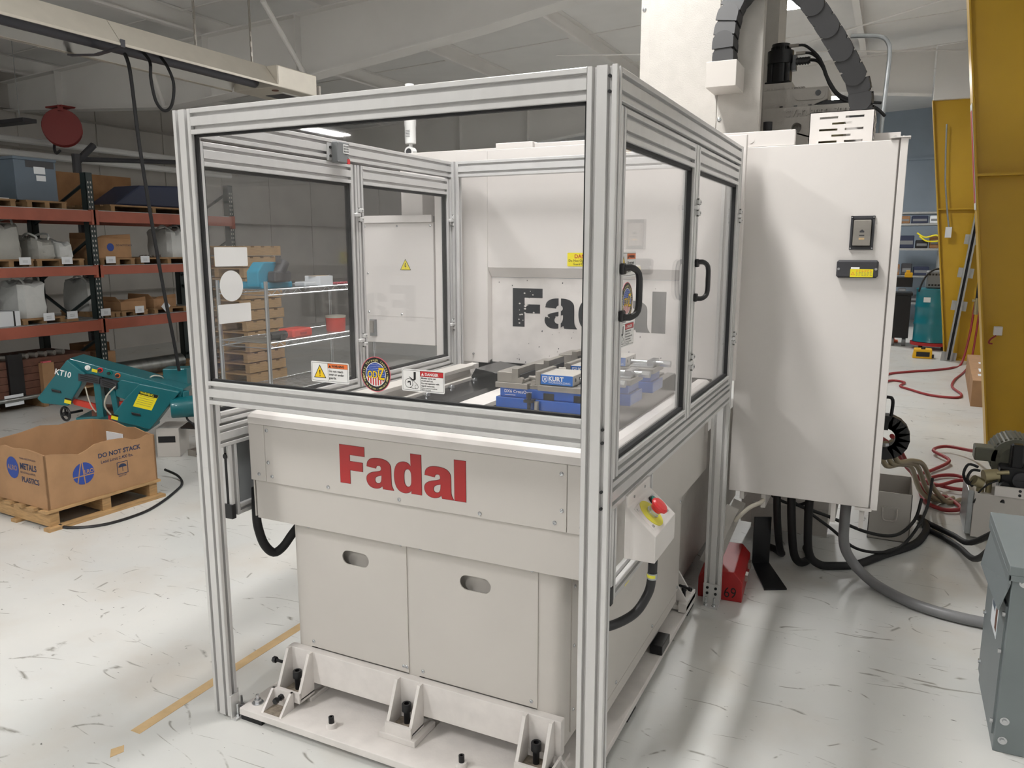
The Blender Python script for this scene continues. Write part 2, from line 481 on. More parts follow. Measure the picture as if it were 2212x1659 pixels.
# rigid frames: tapered rafter (white) on tapered yellow column
def inner(z): return 1.418 - .124 * z
low = [(-10.75, 3.55), (-9.68, 3.484), (-7.58, 3.36), (-5.39, 3.52), (-3.18, 3.78), (-2.25, 3.926), (-.6, 4.0), (0.93, 3.85)]
for y in (-0.7, 5.4, 11.5):
    if y < 0: continue
    r = thing('roof_rafter', {5.4: 'deep white tapered steel roof rafter with bolted bottom flange above the machine', 11.5: 'far white tapered steel roof rafter beyond the machine'}[y], 'roof beam', (-5, y, 3.5), group='roof rafters')
    b = MB()
    top = [(x, zt(x)) for x in (0.93, -10.75)]
    b.prism([(x, y - .006, z) for x, z in low + top], (0, .012, 0))
    b.build('web', 'beam_white', r, smooth=0)
    b = MB()
    for (x0, z0), (x1, z1) in zip(low, low[1:]):
        b.prism([(x0, y - .11, z0 - .014), (x1, y - .11, z1 - .014), (x1, y - .11, z1), (x0, y - .11, z0)], (0, .22, 0))
    b.build('bottom_flange', 'beam_white', r, smooth=0)
    b = MB(); b.prism([(-10.75, y - .11, zt(-10.75) - .014), (.93, y - .11, zt(.93) - .014), (.93, y - .11, zt(.93)), (-10.75, y - .11, zt(-10.75))], (0, .22, 0))
    b.build('top_flange', 'beam_white', r, smooth=0)
    for x in (-9.6, -6.9, -5.5, -2.2):
        zz = [z0 + (z1 - z0) * (x - x0) / (x1 - x0) for (x0, z0), (x1, z1) in zip(low, low[1:]) if x0 <= x <= x1][0]
        b = MB(); b.box(x - .005, x + .005, y - .1, y - .006, zz, zt(x) - .014); b.build('stiffener', 'beam_white', r, smooth=0)
for k, y in enumerate((5.4, 11.5)):
    c = thing('building_column', ['yellow tapered steel column beside the white cabinet and the compressor', 'yellow tapered steel column behind the leaning strut channel'][k], 'column', (1.6, y, 0), group='yellow steel columns')
    zt0 = 3.75
    MB().prism([(inner(0), y - .006, .02), (1.9, y - .006, .02), (1.9, y - .006, zt0), (inner(zt0), y - .006, zt0)], (0, .012, 0)).build('web', 'yellow_paint', c, smooth=0)
    MB().prism([(inner(0) - .012, y - .1, .02), (inner(0), y - .1, .02), (inner(zt0), y - .1, zt0), (inner(zt0) - .012, y - .1, zt0)], (0, .2, 0)).build('flange', 'yellow_paint', c, smooth=0)
    MB().box(1.9, 1.915, y - .1, y + .1, .02, zt0).build('flange', 'yellow_paint', c, smooth=0)
    MB().box(inner(0) - .03, 1.93, y - .12, y + .12, 0, .02).build('base_plate', 'yellow_paint', c, smooth=0)
    z = 2.2
    MB().box(inner(z), 1.9, y - .1, y - .006, z, z + .02).build('stiffener', 'yellow_paint', c, smooth=0)
    MB().prism([(inner(zt0), y - .1, zt0), (1.9, y - .1, zt0), (1.9, y - .1, 4.55), (inner(zt0), y - .1, zt(1) - .02)], (0, .2, 0)).build('knee_plate', 'beam_white', c, smooth=0)
# cross bracing rods under the roof
for i, (p0, p1) in enumerate((((-3.6, 8.2, 4.15), (1.3, 11.4, 4.40)), ((1.3, 8.2, 4.36), (-3.6, 11.4, 4.11)))):
    MB().cyl(p0, p1, .009, 8).build('brace_rod', 'beam_white', label=['roof bracing rod running from the near rafter towards the far column', 'roof bracing rod running from the near column towards the far rafter'][i], cat='brace rod', group='roof bracing rods')
# flange brace pipes that stay the rafter against the purlins
for i, (p0, p1) in enumerate((((-5.39, 5.3, 3.54), (-5.20, 4.5, 4.06)), ((-7.6, 5.3, 3.38), (-7.0, 4.5, 3.98)))):
    MB().cyl(p0, p1, .028, 10).build('flange_brace', 'beam_white', label=['white pipe brace from rafter flange up beside the heater burner end', 'white pipe brace from rafter flange up above the heater middle'][i], cat='brace', group='rafter flange braces')

# ------------------------------------------------------------------ ceiling lamps
def lamp(x, y, z, label, L=1.22, Wd=.34, strength='lamp_tube', rz=0, off=None):
    t = thing('ceiling_lamp_%s_offscreen' % off if off else 'ceiling_lamp', label, 'ceiling lamp', (x, y, z), rz, 'ceiling lamps')
    b = MB(); b.prism([(-Wd / 2, -L / 2, 0), (Wd / 2, -L / 2, 0), (Wd / 2, -L / 2, .02), (Wd * .25, -L / 2, .07), (-Wd * .25, -L / 2, .07), (-Wd / 2, -L / 2, .02)], (0, L, 0))
    o = b.build('housing', 'beam_white', smooth=0); o.parent = t
    o = MB().box(-Wd / 2 + .015, Wd / 2 - .015, -L / 2 + .015, L / 2 - .015, -.006, -.001).build('diffuser_%s_offscreen' % off if off else 'diffuser', strength, smooth=0); o.parent = t
    for yy in (-L * .4, L * .4):
        o = MB().cyl((0, yy, .07), (0, yy, zc(x) - z - .01), .004, 6).build('hanger', 'galv'); o.parent = t
mat('lamp_tube', (1.0, 0.985, 0.962, 1), 0.5, emit=90.0 * LAMP_POWER)
lamp(-.69, 7.29, 4.28, 'lit ceiling lamp beyond the machine column, near the cable chain')
lamp(-.52, 13.7, 4.2, 'lit ceiling lamp far behind the casting on the machine')
lamp(-8.3, -9.1, 3.6, 'lit ceiling lamp far behind the viewer, mirrored in the clear front panel', off='mirrored')
lamp(-3.2, -2.6, 4.2, 'lit ceiling lamp over the open floor in front of the enclosure', off='front')
lamp(-.9, -5.4, 4.28, 'lit ceiling lamp over the aisle in front of the machine', off='aisle')
lamp(-.86, .88, 4.28, 'lit ceiling lamp above the machine enclosure', off='overhead')
t = thing('unlit_fixture', 'unlit dark lamp fixture hanging by the rafter near the hose reel', 'ceiling lamp', (-9.8, 4.7, 3.2))
MB().box(-10.6, -9.3, 4.62, 4.80, 3.20, 3.25).build('housing', 'dark_grey', t, smooth=0, bevel=.004)
for x in (-10.3, -9.5): MB().cyl((x, 4.71, 3.25), (x, 4.71, zc(x) - .01), .004, 6).build('hanger', 'galv', t)
# ================================================================== safety enclosure of aluminium extrusion
PW, PT, EH, EW, ED = .0768, .0384, 2.08, 1.462, 1.6706
ZM, ZL = 1.222, .9745
def slot_profile(w, t):
    """cross-section of a T-slot extrusion, w x t, with one groove per 38 mm on each side"""
    g, dp, lip = .0056, .0150, .0008
    pts = []
    def side(L, f):
        n = max(1, round(L / .0384)); p = []
        for i in range(n):
            c = (i + .5) * L / n
            p += [(c - g - lip, 0), (c - g, lip), (c - g, dp), (c + g, dp), (c + g, lip), (c + g + lip, 0)]
        r = .0018
        return [f(a, q) for a, q in [(r, 0)] + p + [(L - r, 0)]]
    pts += side(w, lambda a, q: (a, q))
    pts += side(t, lambda a, q: (w - q, a))
    pts += side(w, lambda a, q: (w - a, t - q))
    pts += side(t, lambda a, q: (q, t - a))
    return pts
P2 = slot_profile(PW, PT); P1 = slot_profile(PT, PT)
enc = thing('safety_enclosure', 'aluminium extrusion safety enclosure with clear panels around the machine table', 'machine guard', (-EW / 2, ED / 2, 0))
def post(x, y, z0, z1, prof=P2, parent=enc, name='post', mt=None):
    b = mt if mt else MB()
    b.prism([(x + a, y + c, z0) for a, c in prof], (0, 0, z1 - z0))
    return b if mt else b.build(name, 'alu', parent, smooth=0)
def beam_x(x0, x1, y, z, prof=P2, parent=enc, name='beam', mt=None):   # wide face vertical
    b = mt if mt else MB()
    b.prism([(x0, y + c, z + a) for a, c in prof], (x1 - x0, 0, 0))
    return b if mt else b.build(name, 'alu', parent, smooth=0)
def beam_y(y0, y1, x, z, prof=P2, parent=enc, name='beam', mt=None):
    b = mt if mt else MB()
    b.prism([(x + c, y0, z + a) for a, c in prof], (0, y1 - y0, 0))
    return b if mt else b.build(name, 'alu', parent, smooth=0)
fl = post(-EW, 0, 0.012, EH); fr = post(-PW, 0, 0.012, EH)
rl = post(-EW, ED, 0.012, EH); rr = post(-PW, ED, 0.012, EH)
beam_x(-EW + PW, -PW, 0, EH - PW); fmid = beam_x(-EW + PW, -PW, 0, ZM - PW)
beam_x(-EW + PW, -PW, ED, EH - PW)
for x in (-EW, -PT):
    beam_y(PT, ED, x, EH - PW); beam_y(PT, ED, x, ZL)
# slot bolts in the posts
b = MB()
for z in (2.055, 2.02, 1.2, 1.165):
    b.cyl((-.0192, -.0003, z), (-.0192, .006, z), .0042, 10)
for z in (1.035, .99):
    b.cyl((-.0192, -.0003, z), (-.0192, .006, z), .0042, 10)
b.build('slot_bolt', 'black_metal', fr)
# clear front panel with gasket and stickers
x0, x1, z0, z1 = -EW + PW, -PW, ZM, EH - PW
pane = MB().box(x0 - .006, x1 + .006, .016, .022, z0 - .006, z1 + .006).build('front_panel', 'polycarbonate', enc, smooth=0)
tag(pane, 'clear polycarbonate front panel')
def gasket(parent, plane, a0, a1, z0, z1, d0, d1, w=.008):
    b = MB(); R = [(a0, a1, z1 - w, z1), (a0, a1, z0, z0 + w), (a0, a0 + w, z0, z1), (a1 - w, a1, z0, z1)]
    for p, q, r, s in R:
        if plane == 'y': b.box(p, q, d0, d1, r, s)
        else: b.box(d0, d1, p, q, r, s)
    return b.build('gasket', 'black_rubber', parent, smooth=0)
gasket(pane, 'y', x0, x1, z0 + .0, z1, .012, .026, .007)

# ---- stickers: one mesh each, lying on the outer side of a panel
def sticker_base(b, o, u, v, w, h, m='sticker_white', edge=True, r=.004):
    n = Vector(u).cross(Vector(v)); o, u, v = Vector(o), Vector(u), Vector(v)
    pts = []
    for cx, cy, a0 in ((w - r, h - r, 0), (r, h - r, .5), (r, r, 1), (w - r, r, 1.5)):
        for k in range(4):
            a = math.pi * (a0 + k / 6); pts.append(o + u * (cx + r * math.cos(a)) + v * (cy + r * math.sin(a)))
    b.prism(pts, n * .0006, m)
def R_(b, o, u, v, a0, a1, c0, c1, m, l=.0009):
    o, u, v = Vector(o), Vector(u), Vector(v); n = u.cross(v) * l
    b.flat([o + u * a0 + v * c0 + n, o + u * a1 + v * c0 + n, o + u * a1 + v * c1 + n, o + u * a0 + v * c1 + n], m)
def P_(b, o, u, v, pts, m, l=.0009):
    o, u, v = Vector(o), Vector(u), Vector(v); n = u.cross(v) * l
    b.flat([o + u * a + v * c + n for a, c in pts], m)
def line_(b, o, u, v, p, q, w, m, l=.0011):
    dx, dy = q[0] - p[0], q[1] - p[1]; L = math.hypot(dx, dy); nx, ny = -dy / L * w / 2, dx / L * w / 2
    P_(b, o, u, v, [(p[0] + nx, p[1] + ny), (q[0] + nx, q[1] + ny), (q[0] - nx, q[1] - ny), (p[0] - nx, p[1] - ny)], m, l)
def ring_(b, o, u, v, c, r, w, m, l=.0011, n=28):
    pts = [(math.cos(2 * math.pi * i / n), math.sin(2 * math.pi * i / n)) for i in range(n)]
    for i in range(n):
        a, d = pts[i], pts[(i + 1) % n]
        P_(b, o, u, v, [(c[0] + a[0] * r, c[1] + a[1] * r), (c[0] + d[0] * r, c[1] + d[1] * r), (c[0] + d[0] * (r - w), c[1] + d[1] * (r - w)), (c[0] + a[0] * (r - w), c[1] + a[1] * (r - w))], m, l)
def disc_(b, o, u, v, c, r, m, l=.0009, n=28): P_(b, o, u, v, [(c[0] + r * math.cos(2 * math.pi * i / n), c[1] + r * math.sin(2 * math.pi * i / n)) for i in range(n)], m, l)
def T_(b, o, u, v, a, c, body, size, m, bold=.012, l=.0013, align='LEFT', sx=1.0, spacing=1.0):
    o, u, v = Vector(o), Vector(u), Vector(v)
    b.text(body, o + u * a + v * c, u, v, size, m, bold, align, sx, spacing, l)
def tri_(b, o, u, v, c, r, m, l): P_(b, o, u, v, [(c[0] + r * math.cos(a), c[1] + r * math.sin(a)) for a in (math.pi / 2, math.pi * 7 / 6, math.pi * 11 / 6)], m, l)

def warning_sticker(o, u, v, w, h, parent, name='warning_sticker'):
    b = MB(); sticker_base(b, o, u, v, w, h)
    f = h * .06; R_(b, o, u, v, f, w - f, f, h - f, 'black_print', .0007); g = f * 1.25
    R_(b, o, u, v, g, w * .445, g, h - g, 'sticker_white', .0009); R_(b, o, u, v, w * .452, w - g, g, h * .70, 'sticker_white', .0009)
    R_(b, o, u, v, w * .452, w - g, h * .712, h - g, 'orange_print', .0009)
    c = (w * .235, h * .42); tri_(b, o, u, v, c, h * .43, 'black_print', .0011); tri_(b, o, u, v, c, h * .36, 'yellow_print', .0013)
    P_(b, o, u, v, [(c[0] - h * .035, c[1] + h * .17), (c[0] + h * .035, c[1] + h * .17), (c[0] + h * .015, c[1] - h * .06), (c[0] - h * .015, c[1] - h * .06)], 'black_print', .0015)
    disc_(b, o, u, v, (c[0], c[1] - h * .115), h * .03, 'black_print', .0015, 12)
    tri_(b, o, u, v, (w * .505, h * .785), h * .085, 'black_print', .0012)
    T_(b, o, u, v, w * .555, h * .755, 'WARNING', h * .165, 'black_print', .03, sx=.92)
    for k, s in enumerate(('Do not reach', 'over or under', 'guards.')):
        T_(b, o, u, v, w * .475, h * (.52 - .165 * k), s, h * .155, 'black_print', .022, sx=1.0)
    return b.build(name, None, parent, smooth=0, fix=False)
def danger_sticker(o, u, v, w, h, parent):
    b = MB(); sticker_base(b, o, u, v, w, h)
    f = h * .05; R_(b, o, u, v, f, w - f, f, h - f, 'black_print', .0007); g = f * 1.3
    R_(b, o, u, v, g, w * .435, g, h - g, 'sticker_white', .0009); R_(b, o, u, v, w * .442, w - g, g, h * .70, 'sticker_white', .0009)
    R_(b, o, u, v, w * .442, w - g, h * .712, h - g, 'red_print', .0009)
    c1, c2 = (w * .17, h * .36), (w * .35, h * .22)
    ring_(b, o, u, v, c1, h * .215, h * .022, 'black_print'); ring_(b, o, u, v, c2, h * .095, h * .018, 'black_print')
    line_(b, o, u, v, (c1[0] + h * .12, c1[1] + h * .2), (c2[0] + h * .06, c2[1] + h * .09), h * .02, 'black_print')
    line_(b, o, u, v, (c1[0], c1[1] - h * .2), (c2[0], c2[1] - h * .09), h * .02, 'black_print')
    P_(b, o, u, v, [(w * .285, h * .88), (w * .34, h * .88), (w * .335, h * .55), (w * .30, h * .49), (w * .25, h * .49), (w * .185, h * .66), (w * .17, h * .65), (w * .225, h * .54), (w * .285, h * .56)], 'black_print', .0011)
    P_(b, o, u, v, [(w * .15, h * .46), (w * .21, h * .47), (w * .215, h * .27), (w * .195, h * .27), (w * .19, h * .40), (w * .13, h * .37)], 'black_print', .0011)
    tri_(b, o, u, v, (w * .495, h * .79), h * .085, 'sticker_white', .0012)
    T_(b, o, u, v, w * .55, h * .755, 'DANGER', h * .17, 'sticker_white', .03)
    for k, s in enumerate(('Moving parts can', 'crush and cut.', 'Do not operate with', 'guard removed.')):
        T_(b, o, u, v, w * .462, h * (.60 - .115 * k), s, h * .108, 'black_print', .02, sx=1.02)
    for k, s in enumerate(('Follow lockout procedures', 'before servicing.')):
        T_(b, o, u, v, w * .462, h * (.165 - .07 * k), s, h * .072, 'black_print', .015, sx=1.04)
    return b.build('danger_sticker', None, parent, smooth=0, fix=False)
def arc_text(b, o, u, v, c, r, body, size, m, mid, down=False):
    n = len(body); step = size * .64 / r
    for i, ch in enumerate(body):
        if ch == ' ': continue
        a = mid + (i - (n - 1) / 2) * step * (1 if down else -1)
        o2 = Vector(o) + Vector(u) * (c[0] + r * math.cos(a)) + Vector(v) * (c[1] + r * math.sin(a))
        t = Vector(u) * (-math.sin(a)) + Vector(v) * math.cos(a); rad = Vector(u) * math.cos(a) + Vector(v) * math.sin(a)
        if down: uu, vv = t, -rad
        else: uu, vv = -t, rad
        b.text(ch, o2, uu, vv, size, m, .012, 'CENTER', 1, 1, .0014)
def round_badge(o, u, v, r, parent):
    b = MB(); c = (0, 0)
    pts = [Vector(o) + Vector(u) * r * math.cos(a) + Vector(v) * r * math.sin(a) for a in [2 * math.pi * i / 40 for i in range(40)]]
    b.prism(pts, Vector(u).cross(Vector(v)) * .0006, 'pink_edge')
    disc_(b, o, u, v, c, r * .96, 'black_print', .0008, 40)
    disc_(b, o, u, v, c, r * .69, 'sticker_white', .001, 36)
    ri = r * .65
    pts = [(ri * math.cos(a), ri * math.sin(a)) for a in [math.pi * (-.08 + 1.16 * i / 24) for i in range(25)]]
    P_(b, o, u, v, pts, 'flag_blue', .0011)
    for row in range(7):
        y = ri * (-.12 + .16 * row)
        for col in range(-7, 8):
            x = ri * (.13 * col + (.065 if row % 2 else 0))
            if x * x + y * y < (ri * .93) ** 2: disc_(b, o, u, v, (x, y), ri * .028, 'sticker_white', .0012, 6)
    for k in range(-3, 4):
        x0, x1 = ri * (.26 * k - .065), ri * (.26 * k + .065)
        y0, y1 = -math.sqrt(max(0, ri * ri - x0 * x0)), -math.sqrt(max(0, ri * ri - x1 * x1))
        P_(b, o, u, v, [(x0, y0), (x1, y1), (x1, -ri * .25), (x0, -ri * .25)], 'red_print', .0012)
    T_(b, o, u, v, -ri * .86, -ri * .32, 'OD', ri * .86, 'black_print', .05, .0014, sx=.78)
    T_(b, o, u, v, -ri * .86, -ri * .32, 'OD', ri * .86, 'yellow_print', .02, .0017, sx=.78)
    T_(b, o, u, v, ri * .22, -ri * .22, 'I', ri * .86, 'black_print', .05, .0014)
    T_(b, o, u, v, ri * .22, -ri * .22, 'I', ri * .86, 'yellow_print', .02, .0017)
    T_(b, o, u, v, ri * .30, -ri * .42, 'Z', ri * 1.45, 'black_print', .04, .0015, sx=.66)
    T_(b, o, u, v, ri * .30, -ri * .42, 'Z', ri * 1.45, 'yellow_print', .015, .0018, sx=.66)
    arc_text(b, o, u, v, c, r * .755, 'Safety Through Innovation', r * .19, 'cream_print', math.pi / 2)
    arc_text(b, o, u, v, c, r * .88, 'MADE IN THE USA - WWW.ODIZ.COM', r * .125, 'cream_print', -math.pi / 2, True)
    for s in (-1, 1): disc_(b, o, u, v, (s * r * .82, -r * .1), r * .035, 'cream_print', .0014, 10)
    return b.build('round_sticker', None, parent, smooth=0, fix=False)
U, V = (1, 0, 0), (0, 0, 1)
warning_sticker((-.963, .0158, 1.253), U, V, .142, .063, pane)
round_badge((-.724, .0158, 1.291), U, V, .052, pane)
danger_sticker((-.633, .0158, 1.251), U, V, .142, .064, pane)

# ---- folding doors: (side sign, y0, y1)
def door(xo, y0, y1, inside, label, handle, hinge_y):
    """xo: outer face x; the door sits in the plane of the side beams"""
    zb, ztop = ZL + PW + .010, EH - PW - .010
    sx = -1 if not inside else 1
    xa = xo - PT if not inside else xo           # low-x side of the 38 mm section
    b = MB()
    beam_y(y0 + PT, y1 - PT, xa, ztop - PW, P2, mt=b)
    beam_y(y0 + PT, y1 - PT, xa, zb, P1, mt=b)
    post(xa, y0, zb, ztop, P1, mt=b); post(xa, y1 - PT, zb, ztop, P1, mt=b)
    d = b.build('door', 'alu', enc, smooth=0); tag(d, label)
    xm = xa + PT / 2
    MB().box(xm - .003, xm + .003, y0 + PT - .006, y1 - PT + .006, zb + PT - .006, ztop - PW + .006).build('panel', 'polycarbonate', d, smooth=0)
    gasket(d, 'x', y0 + PT, y1 - PT, zb + PT, ztop - PW, xm - .010, xm + .010, .010)
    if handle:
        hy = y0 + PT / 2
        xs = xo if not inside else xo
        b = MB(); o = 1 if not inside else -1
        zc0, hl = 1.545, .118
        # D handle: two swept legs and a grip
        path = [(xs, hy, zc0 + hl / 2), (xs + o * .022, hy + .012, zc0 + hl / 2 + .004), (xs + o * .036, hy + .034, zc0 + hl / 2 - .012), (xs + o * .038, hy + .036, zc0), (xs + o * .036, hy + .034, zc0 - hl / 2 + .012), (xs + o * .022, hy + .012, zc0 - hl / 2 - .004), (xs, hy, zc0 - hl / 2)]
        b.tube(path, .0085, 8, smooth=3)
        for s in (1, -1): b.cbox(xs - (0 if o > 0 else .012), xs + (.012 if o > 0 else 0), hy - .013, hy + .013, zc0 + s * hl / 2 - .014, zc0 + s * hl / 2 + .014, .003)
        h = b.build('handle', 'black_plastic', d)
    for z in (1.79, 1.262):
        b = MB(); xs = xo
        xx = xs if not inside else xs + PT
        for dz in (-.027, .009): b.cbox(xx - .004, xx + .012, hinge_y - .004, hinge_y + .026, z + dz, z + dz + .018, .003)
        b.cbox(xx - .004, xx + .012, hinge_y - .030, hinge_y + .006, z - .008, z + .008, .003)
        b.cyl((xx + .006, hinge_y, z - .03), (xx + .006, hinge_y, z + .03), .004, 8, 'alu_dark')
        for dz in (-.018, .018): b.cyl((xx + .012, hinge_y + .015, z + dz), (xx + .0135, hinge_y + .015, z + dz), .003, 8, 'mid_grey')
        b.build('hinge', 'alu', d)
    return d
YS = .862
dr1 = door(0, PT + .004, YS - .002, False, 'clear front leaf of the folding door beside the stop button box', True, YS)
dr2 = door(0, YS + .002, ED - .004, False, 'clear rear leaf of the folding door beside the white cabinet', True, ED - .002)
dl1 = door(-EW, PT + .004, YS + .028, True, 'clear front leaf of the folding door facing the storage rack', False, YS + .03)
dl2 = door(-EW, YS + .032, ED - .004, True, 'clear rear leaf of the folding door facing the small white cabinet', False, ED - .002)
# stickers on the doors (outer side for the right, outer side seen from behind for the left)
warning_sticker((-.0155, .094, 1.58), (0, 1, 0), V, .142, .066, dr1)
round_badge((-.0155, .165, 1.516), (0, 1, 0), V, .051, dr1)
danger_sticker((-.0155, .092, 1.396), (0, 1, 0), V, .142, .064, dr1)
for kind, yy, z in (('r', .113, 1.592), ('c', .181, 1.525), ('r', .115, 1.398)):
    b = MB(); xx = -EW + PT / 2 + .0035
    if kind == 'r': sticker_base(b, (xx, yy, z), (0, 1, 0), V, .15, .065)
    else: b.prism(circ((xx, yy, z), (0, 1, 0), V, .053, 32), (.0006, 0, 0), 'sticker_white')
    tag(b.build('sticker_back', None, dl1, smooth=0), 'blank white back of a sticker')
# door interlock switch inside the left header
b = MB(); sx = -EW + PT
b.box(sx, sx + .004, .70, .735, 1.995, 2.062, 'alu')
b.cbox(sx + .004, sx + .034, .725, .80, 1.988, 2.068, .003, 'mid_grey')
b.box(sx + .0335, sx + .0350, .762, .797, 2.025, 2.06, 'white_print')
for k in range(4):
    for j in range(3): b.box(sx + .0350, sx + .0354, .765 + .008 * k, .770 + .008 * k, 2.029 + .010 * j, 2.036 + .010 * j, 'dark_grey')
b.box(sx + .030, sx + .0356, .785, .802, 1.986, 2.005, 'red_button')
for y, z in ((.73, 2.063), (.795, 2.063), (.73, 1.993), (.792, 2.012)): b.cyl((sx + .034, y, z), (sx + .036, y, z), .003, 8, 'zinc')
for z in (2.045, 2.012): b.cyl((sx + .004, .7175, z), (sx + .007, .7175, z), .006, 10, 'black_metal')
tag(b.build('interlock_switch', None, enc), 'dark grey interlock switch with red corner')
# light-curtain style bracket frames below the side beams
for s in (0, 1):
    x = -PT if s == 0 else -EW
    zb = .715; yo = 0 if s == 0 else .062
    for y in (.045, .39):
        post(x, y + yo, zb + .0 if y < .1 else zb + PT, ZL, P1, name='bracket_post')
    beam_y(.045 + PT + yo, .43 + yo, x, zb, P1, name='bracket_rail')
    b = MB(); xo = x + PT if s == 0 else x
    b.cbox(x - .002, x + PT + .002, .040 + yo, .060 + yo, zb - .008, zb + .045, .002); b.build('end_cap', 'black_plastic', enc)
    b = MB()
    yy = .0445 + yo
    b.box(x + .014, x + .0244, yy, yy + .006, zb + .04, ZL - .03); b.cyl((x + .0192, yy - .002, ZL - .04), (x + .0192, yy + .004, ZL - .04), .010, 10)
    b.build('slot_cover', 'black_rubber', enc)
    if s == 1:
        MB().box(x + .014, x + .024, .16, .45, zb + PT, ZL).build('bracket_panel', 'mid_grey', enc, smooth=0)
# post feet
def foot(x0, x1, y, sgn, name='foot_bracket'):
    b = MB()
    ya, yb = (y - .006, y) if sgn < 0 else (y, y + .006)
    b.box(x0, x1, ya, yb, .006, .10)
    yc, yd = (y - .055, y) if sgn < 0 else (y, y + .055)
    b.box(x0, x1, yc, yd, 0, .007)
    for xx in (x0 + (x1 - x0) * .25, x0 + (x1 - x0) * .75):
        for z in (.055, .082):
            socket_bolt(b, (xx, ya if sgn < 0 else yb, z), (0, sgn, 0), .0065, .005, .003, .004, 'black_metal', 10)
        ym = (yc + yd) / 2 + sgn * .008
        b.cyl((xx, ym, .007), (xx, ym, .0095), .011, 14, 'zinc'); hexbolt(b, (xx, ym, .0095), (0, 0, 1), .008, .008); b.cyl((xx, ym, .01), (xx, ym, .048), .0042, 8, 'zinc')
    return b.build(name, 'alu', enc)
foot(-PW, 0, ED, -1); foot(-EW, -EW + PW, PT, 1); foot(-PW, 0, PT, 1)
b = MB(); b.box(-EW + PW, -EW + PW + .006, 0.0, PT, .006, .09); b.box(-EW + PW, -EW + PW + .026, 0, PT, 0, .007)
b.cyl((-EW + PW + .015, .02, .007), (-EW + PW + .015, .02, .055), .0042, 8, 'zinc'); hexbolt(b, (-EW + PW + .015, .02, .007), (0, 0, 1), .008, .009)
b.build('foot_bracket', 'alu', enc)
# ================================================================== the machining centre
CX = -.745
mach = thing('machining_center', 'large white machining center with red lettering inside the clear enclosure', 'machine', (CX, .9, 0))
AX0, AX1, AY = -1.384, -.107, .17
# pedestal base with rounded front corners
BX0, BX1, BY = -1.255, -.205, .21
r = .035
poly = [(BX0, 1.5), (BX0, BY + r)] + [(BX0 + r - r * math.cos(a), BY + r - r * math.sin(a)) for a in (.4, .8, 1.2)] + [(BX0 + r, BY), (-1.183, BY), (-1.183, BY + .03), (-.764, BY + .03), (-.764, BY), (-.722, BY), (-.722, BY + .03), (-.287, BY + .03), (-.287, BY), (BX1 - r, BY)] + [(BX1 - r + r * math.sin(a), BY + r - r * math.cos(a)) for a in (.4, .8, 1.2)] + [(BX1, BY + r), (BX1, 1.5)]
base = MB().prism([(x, y, .105) for x, y in poly], (0, 0, .60)).build('base', 'warm_grey_paint', mach, smooth=30)
def stadium(cx, cz, w, h, y, n=8):
    R = h / 2; p = []
    for s, a0 in ((1, -.5), (-1, .5)):
        for k in range(n + 1):
            a = math.pi * (a0 + k / n); p.append(Vector((cx + s * (w / 2 - R) + R * math.cos(a), y, cz + R * math.sin(a))))
    return p
def access_panel(x0, x1, cx):
    y = BY - .004; z0, z1 = .232, .70
    b = MB(); b.prism([(x0, y, z0), (x1, y, z0), (x1, y, z1), (x0, y, z1)], (0, .004, 0), 'warm_grey_paint', [stadium(cx, .603, .112, .05, y)])
    o = b.build('access_panel', None, base, smooth=0)
    return o
access_panel(-1.185, -.762, -.97); access_panel(-.724, -.285, -.503)
screws('panel_screw', [(x, BY - .004, z) for x, z in ((-1.17, .252), (-1.17, .688), (-.782, .252), (-.782, .688), (-.705, .252), (-.705, .688), (-.305, .252), (-.305, .688), (-.77, .252))], (0, -1, 0), .0065, .004, 'zinc', base)
# welded foot flange with pockets and hold-down bolts
MB().box(BX0 - .012, BX1 + .012, BY - .03, BY, .106, .226).build('flange', 'white_worn', mach, smooth=0, bevel=.002)
def pocket(x0, x1):
    t = .011; y0, y1 = .108, BY - .03
    b = MB()
    for x in (x0, x1 - t):
        b.prism([(x, y0, .075), (x, y1, .075), (x, y1, .226), (x, y1 - .018, .226), (x, y0, .105)], (t, 0, 0))
    b.box(x0, x1, y0, y1, .066, .08); b.box(x0, x1, y0 - .008, y0 + .002, .066, .104)
    b.box(x0 + t, x1 - t, y0 + .004, y1, .08, .083, 'dirt_grey')
    o = b.build('foot_pocket', 'white_worn', mach, smooth=0)
    b = MB(); xc = (x0 + x1) / 2
    socket_bolt(b, (xc, .155, .128), (0, 0, 1), .0165, .026, .0105, .05)
    b.build('hold_down_bolt', 'black_metal', o)
pocket(-1.262, -1.155); pocket(-.790, -.690); pocket(-.315, -.215)
# apron: tray skirt around the table
b = MB(); b.box(-1.314 + .0015, -.177 - .0015, AY - .006, AY + .004, .843, 1.0475)
app = b.build('apron_panel', 'warm_grey_paint', mach, smooth=0, bevel=.0015)
for x0, x1 in ((AX0, -1.314), (-.177, AX1)): MB().box(x0, x1, AY - .006, AY + .004, .843, 1.0475).build('apron_corner', 'warm_grey_paint', mach, smooth=0, bevel=.0015)
b = MB(); b.box(AX0 + .012, AX1 - .002, AY + .004, AY + .014, .70, .85); b.box(AX0 + .012, AX1 - .002, AY + .014, BY + .1, .70, .704)
b.build('apron_skirt', 'warm_grey_paint', mach, smooth=0, bevel=.001)
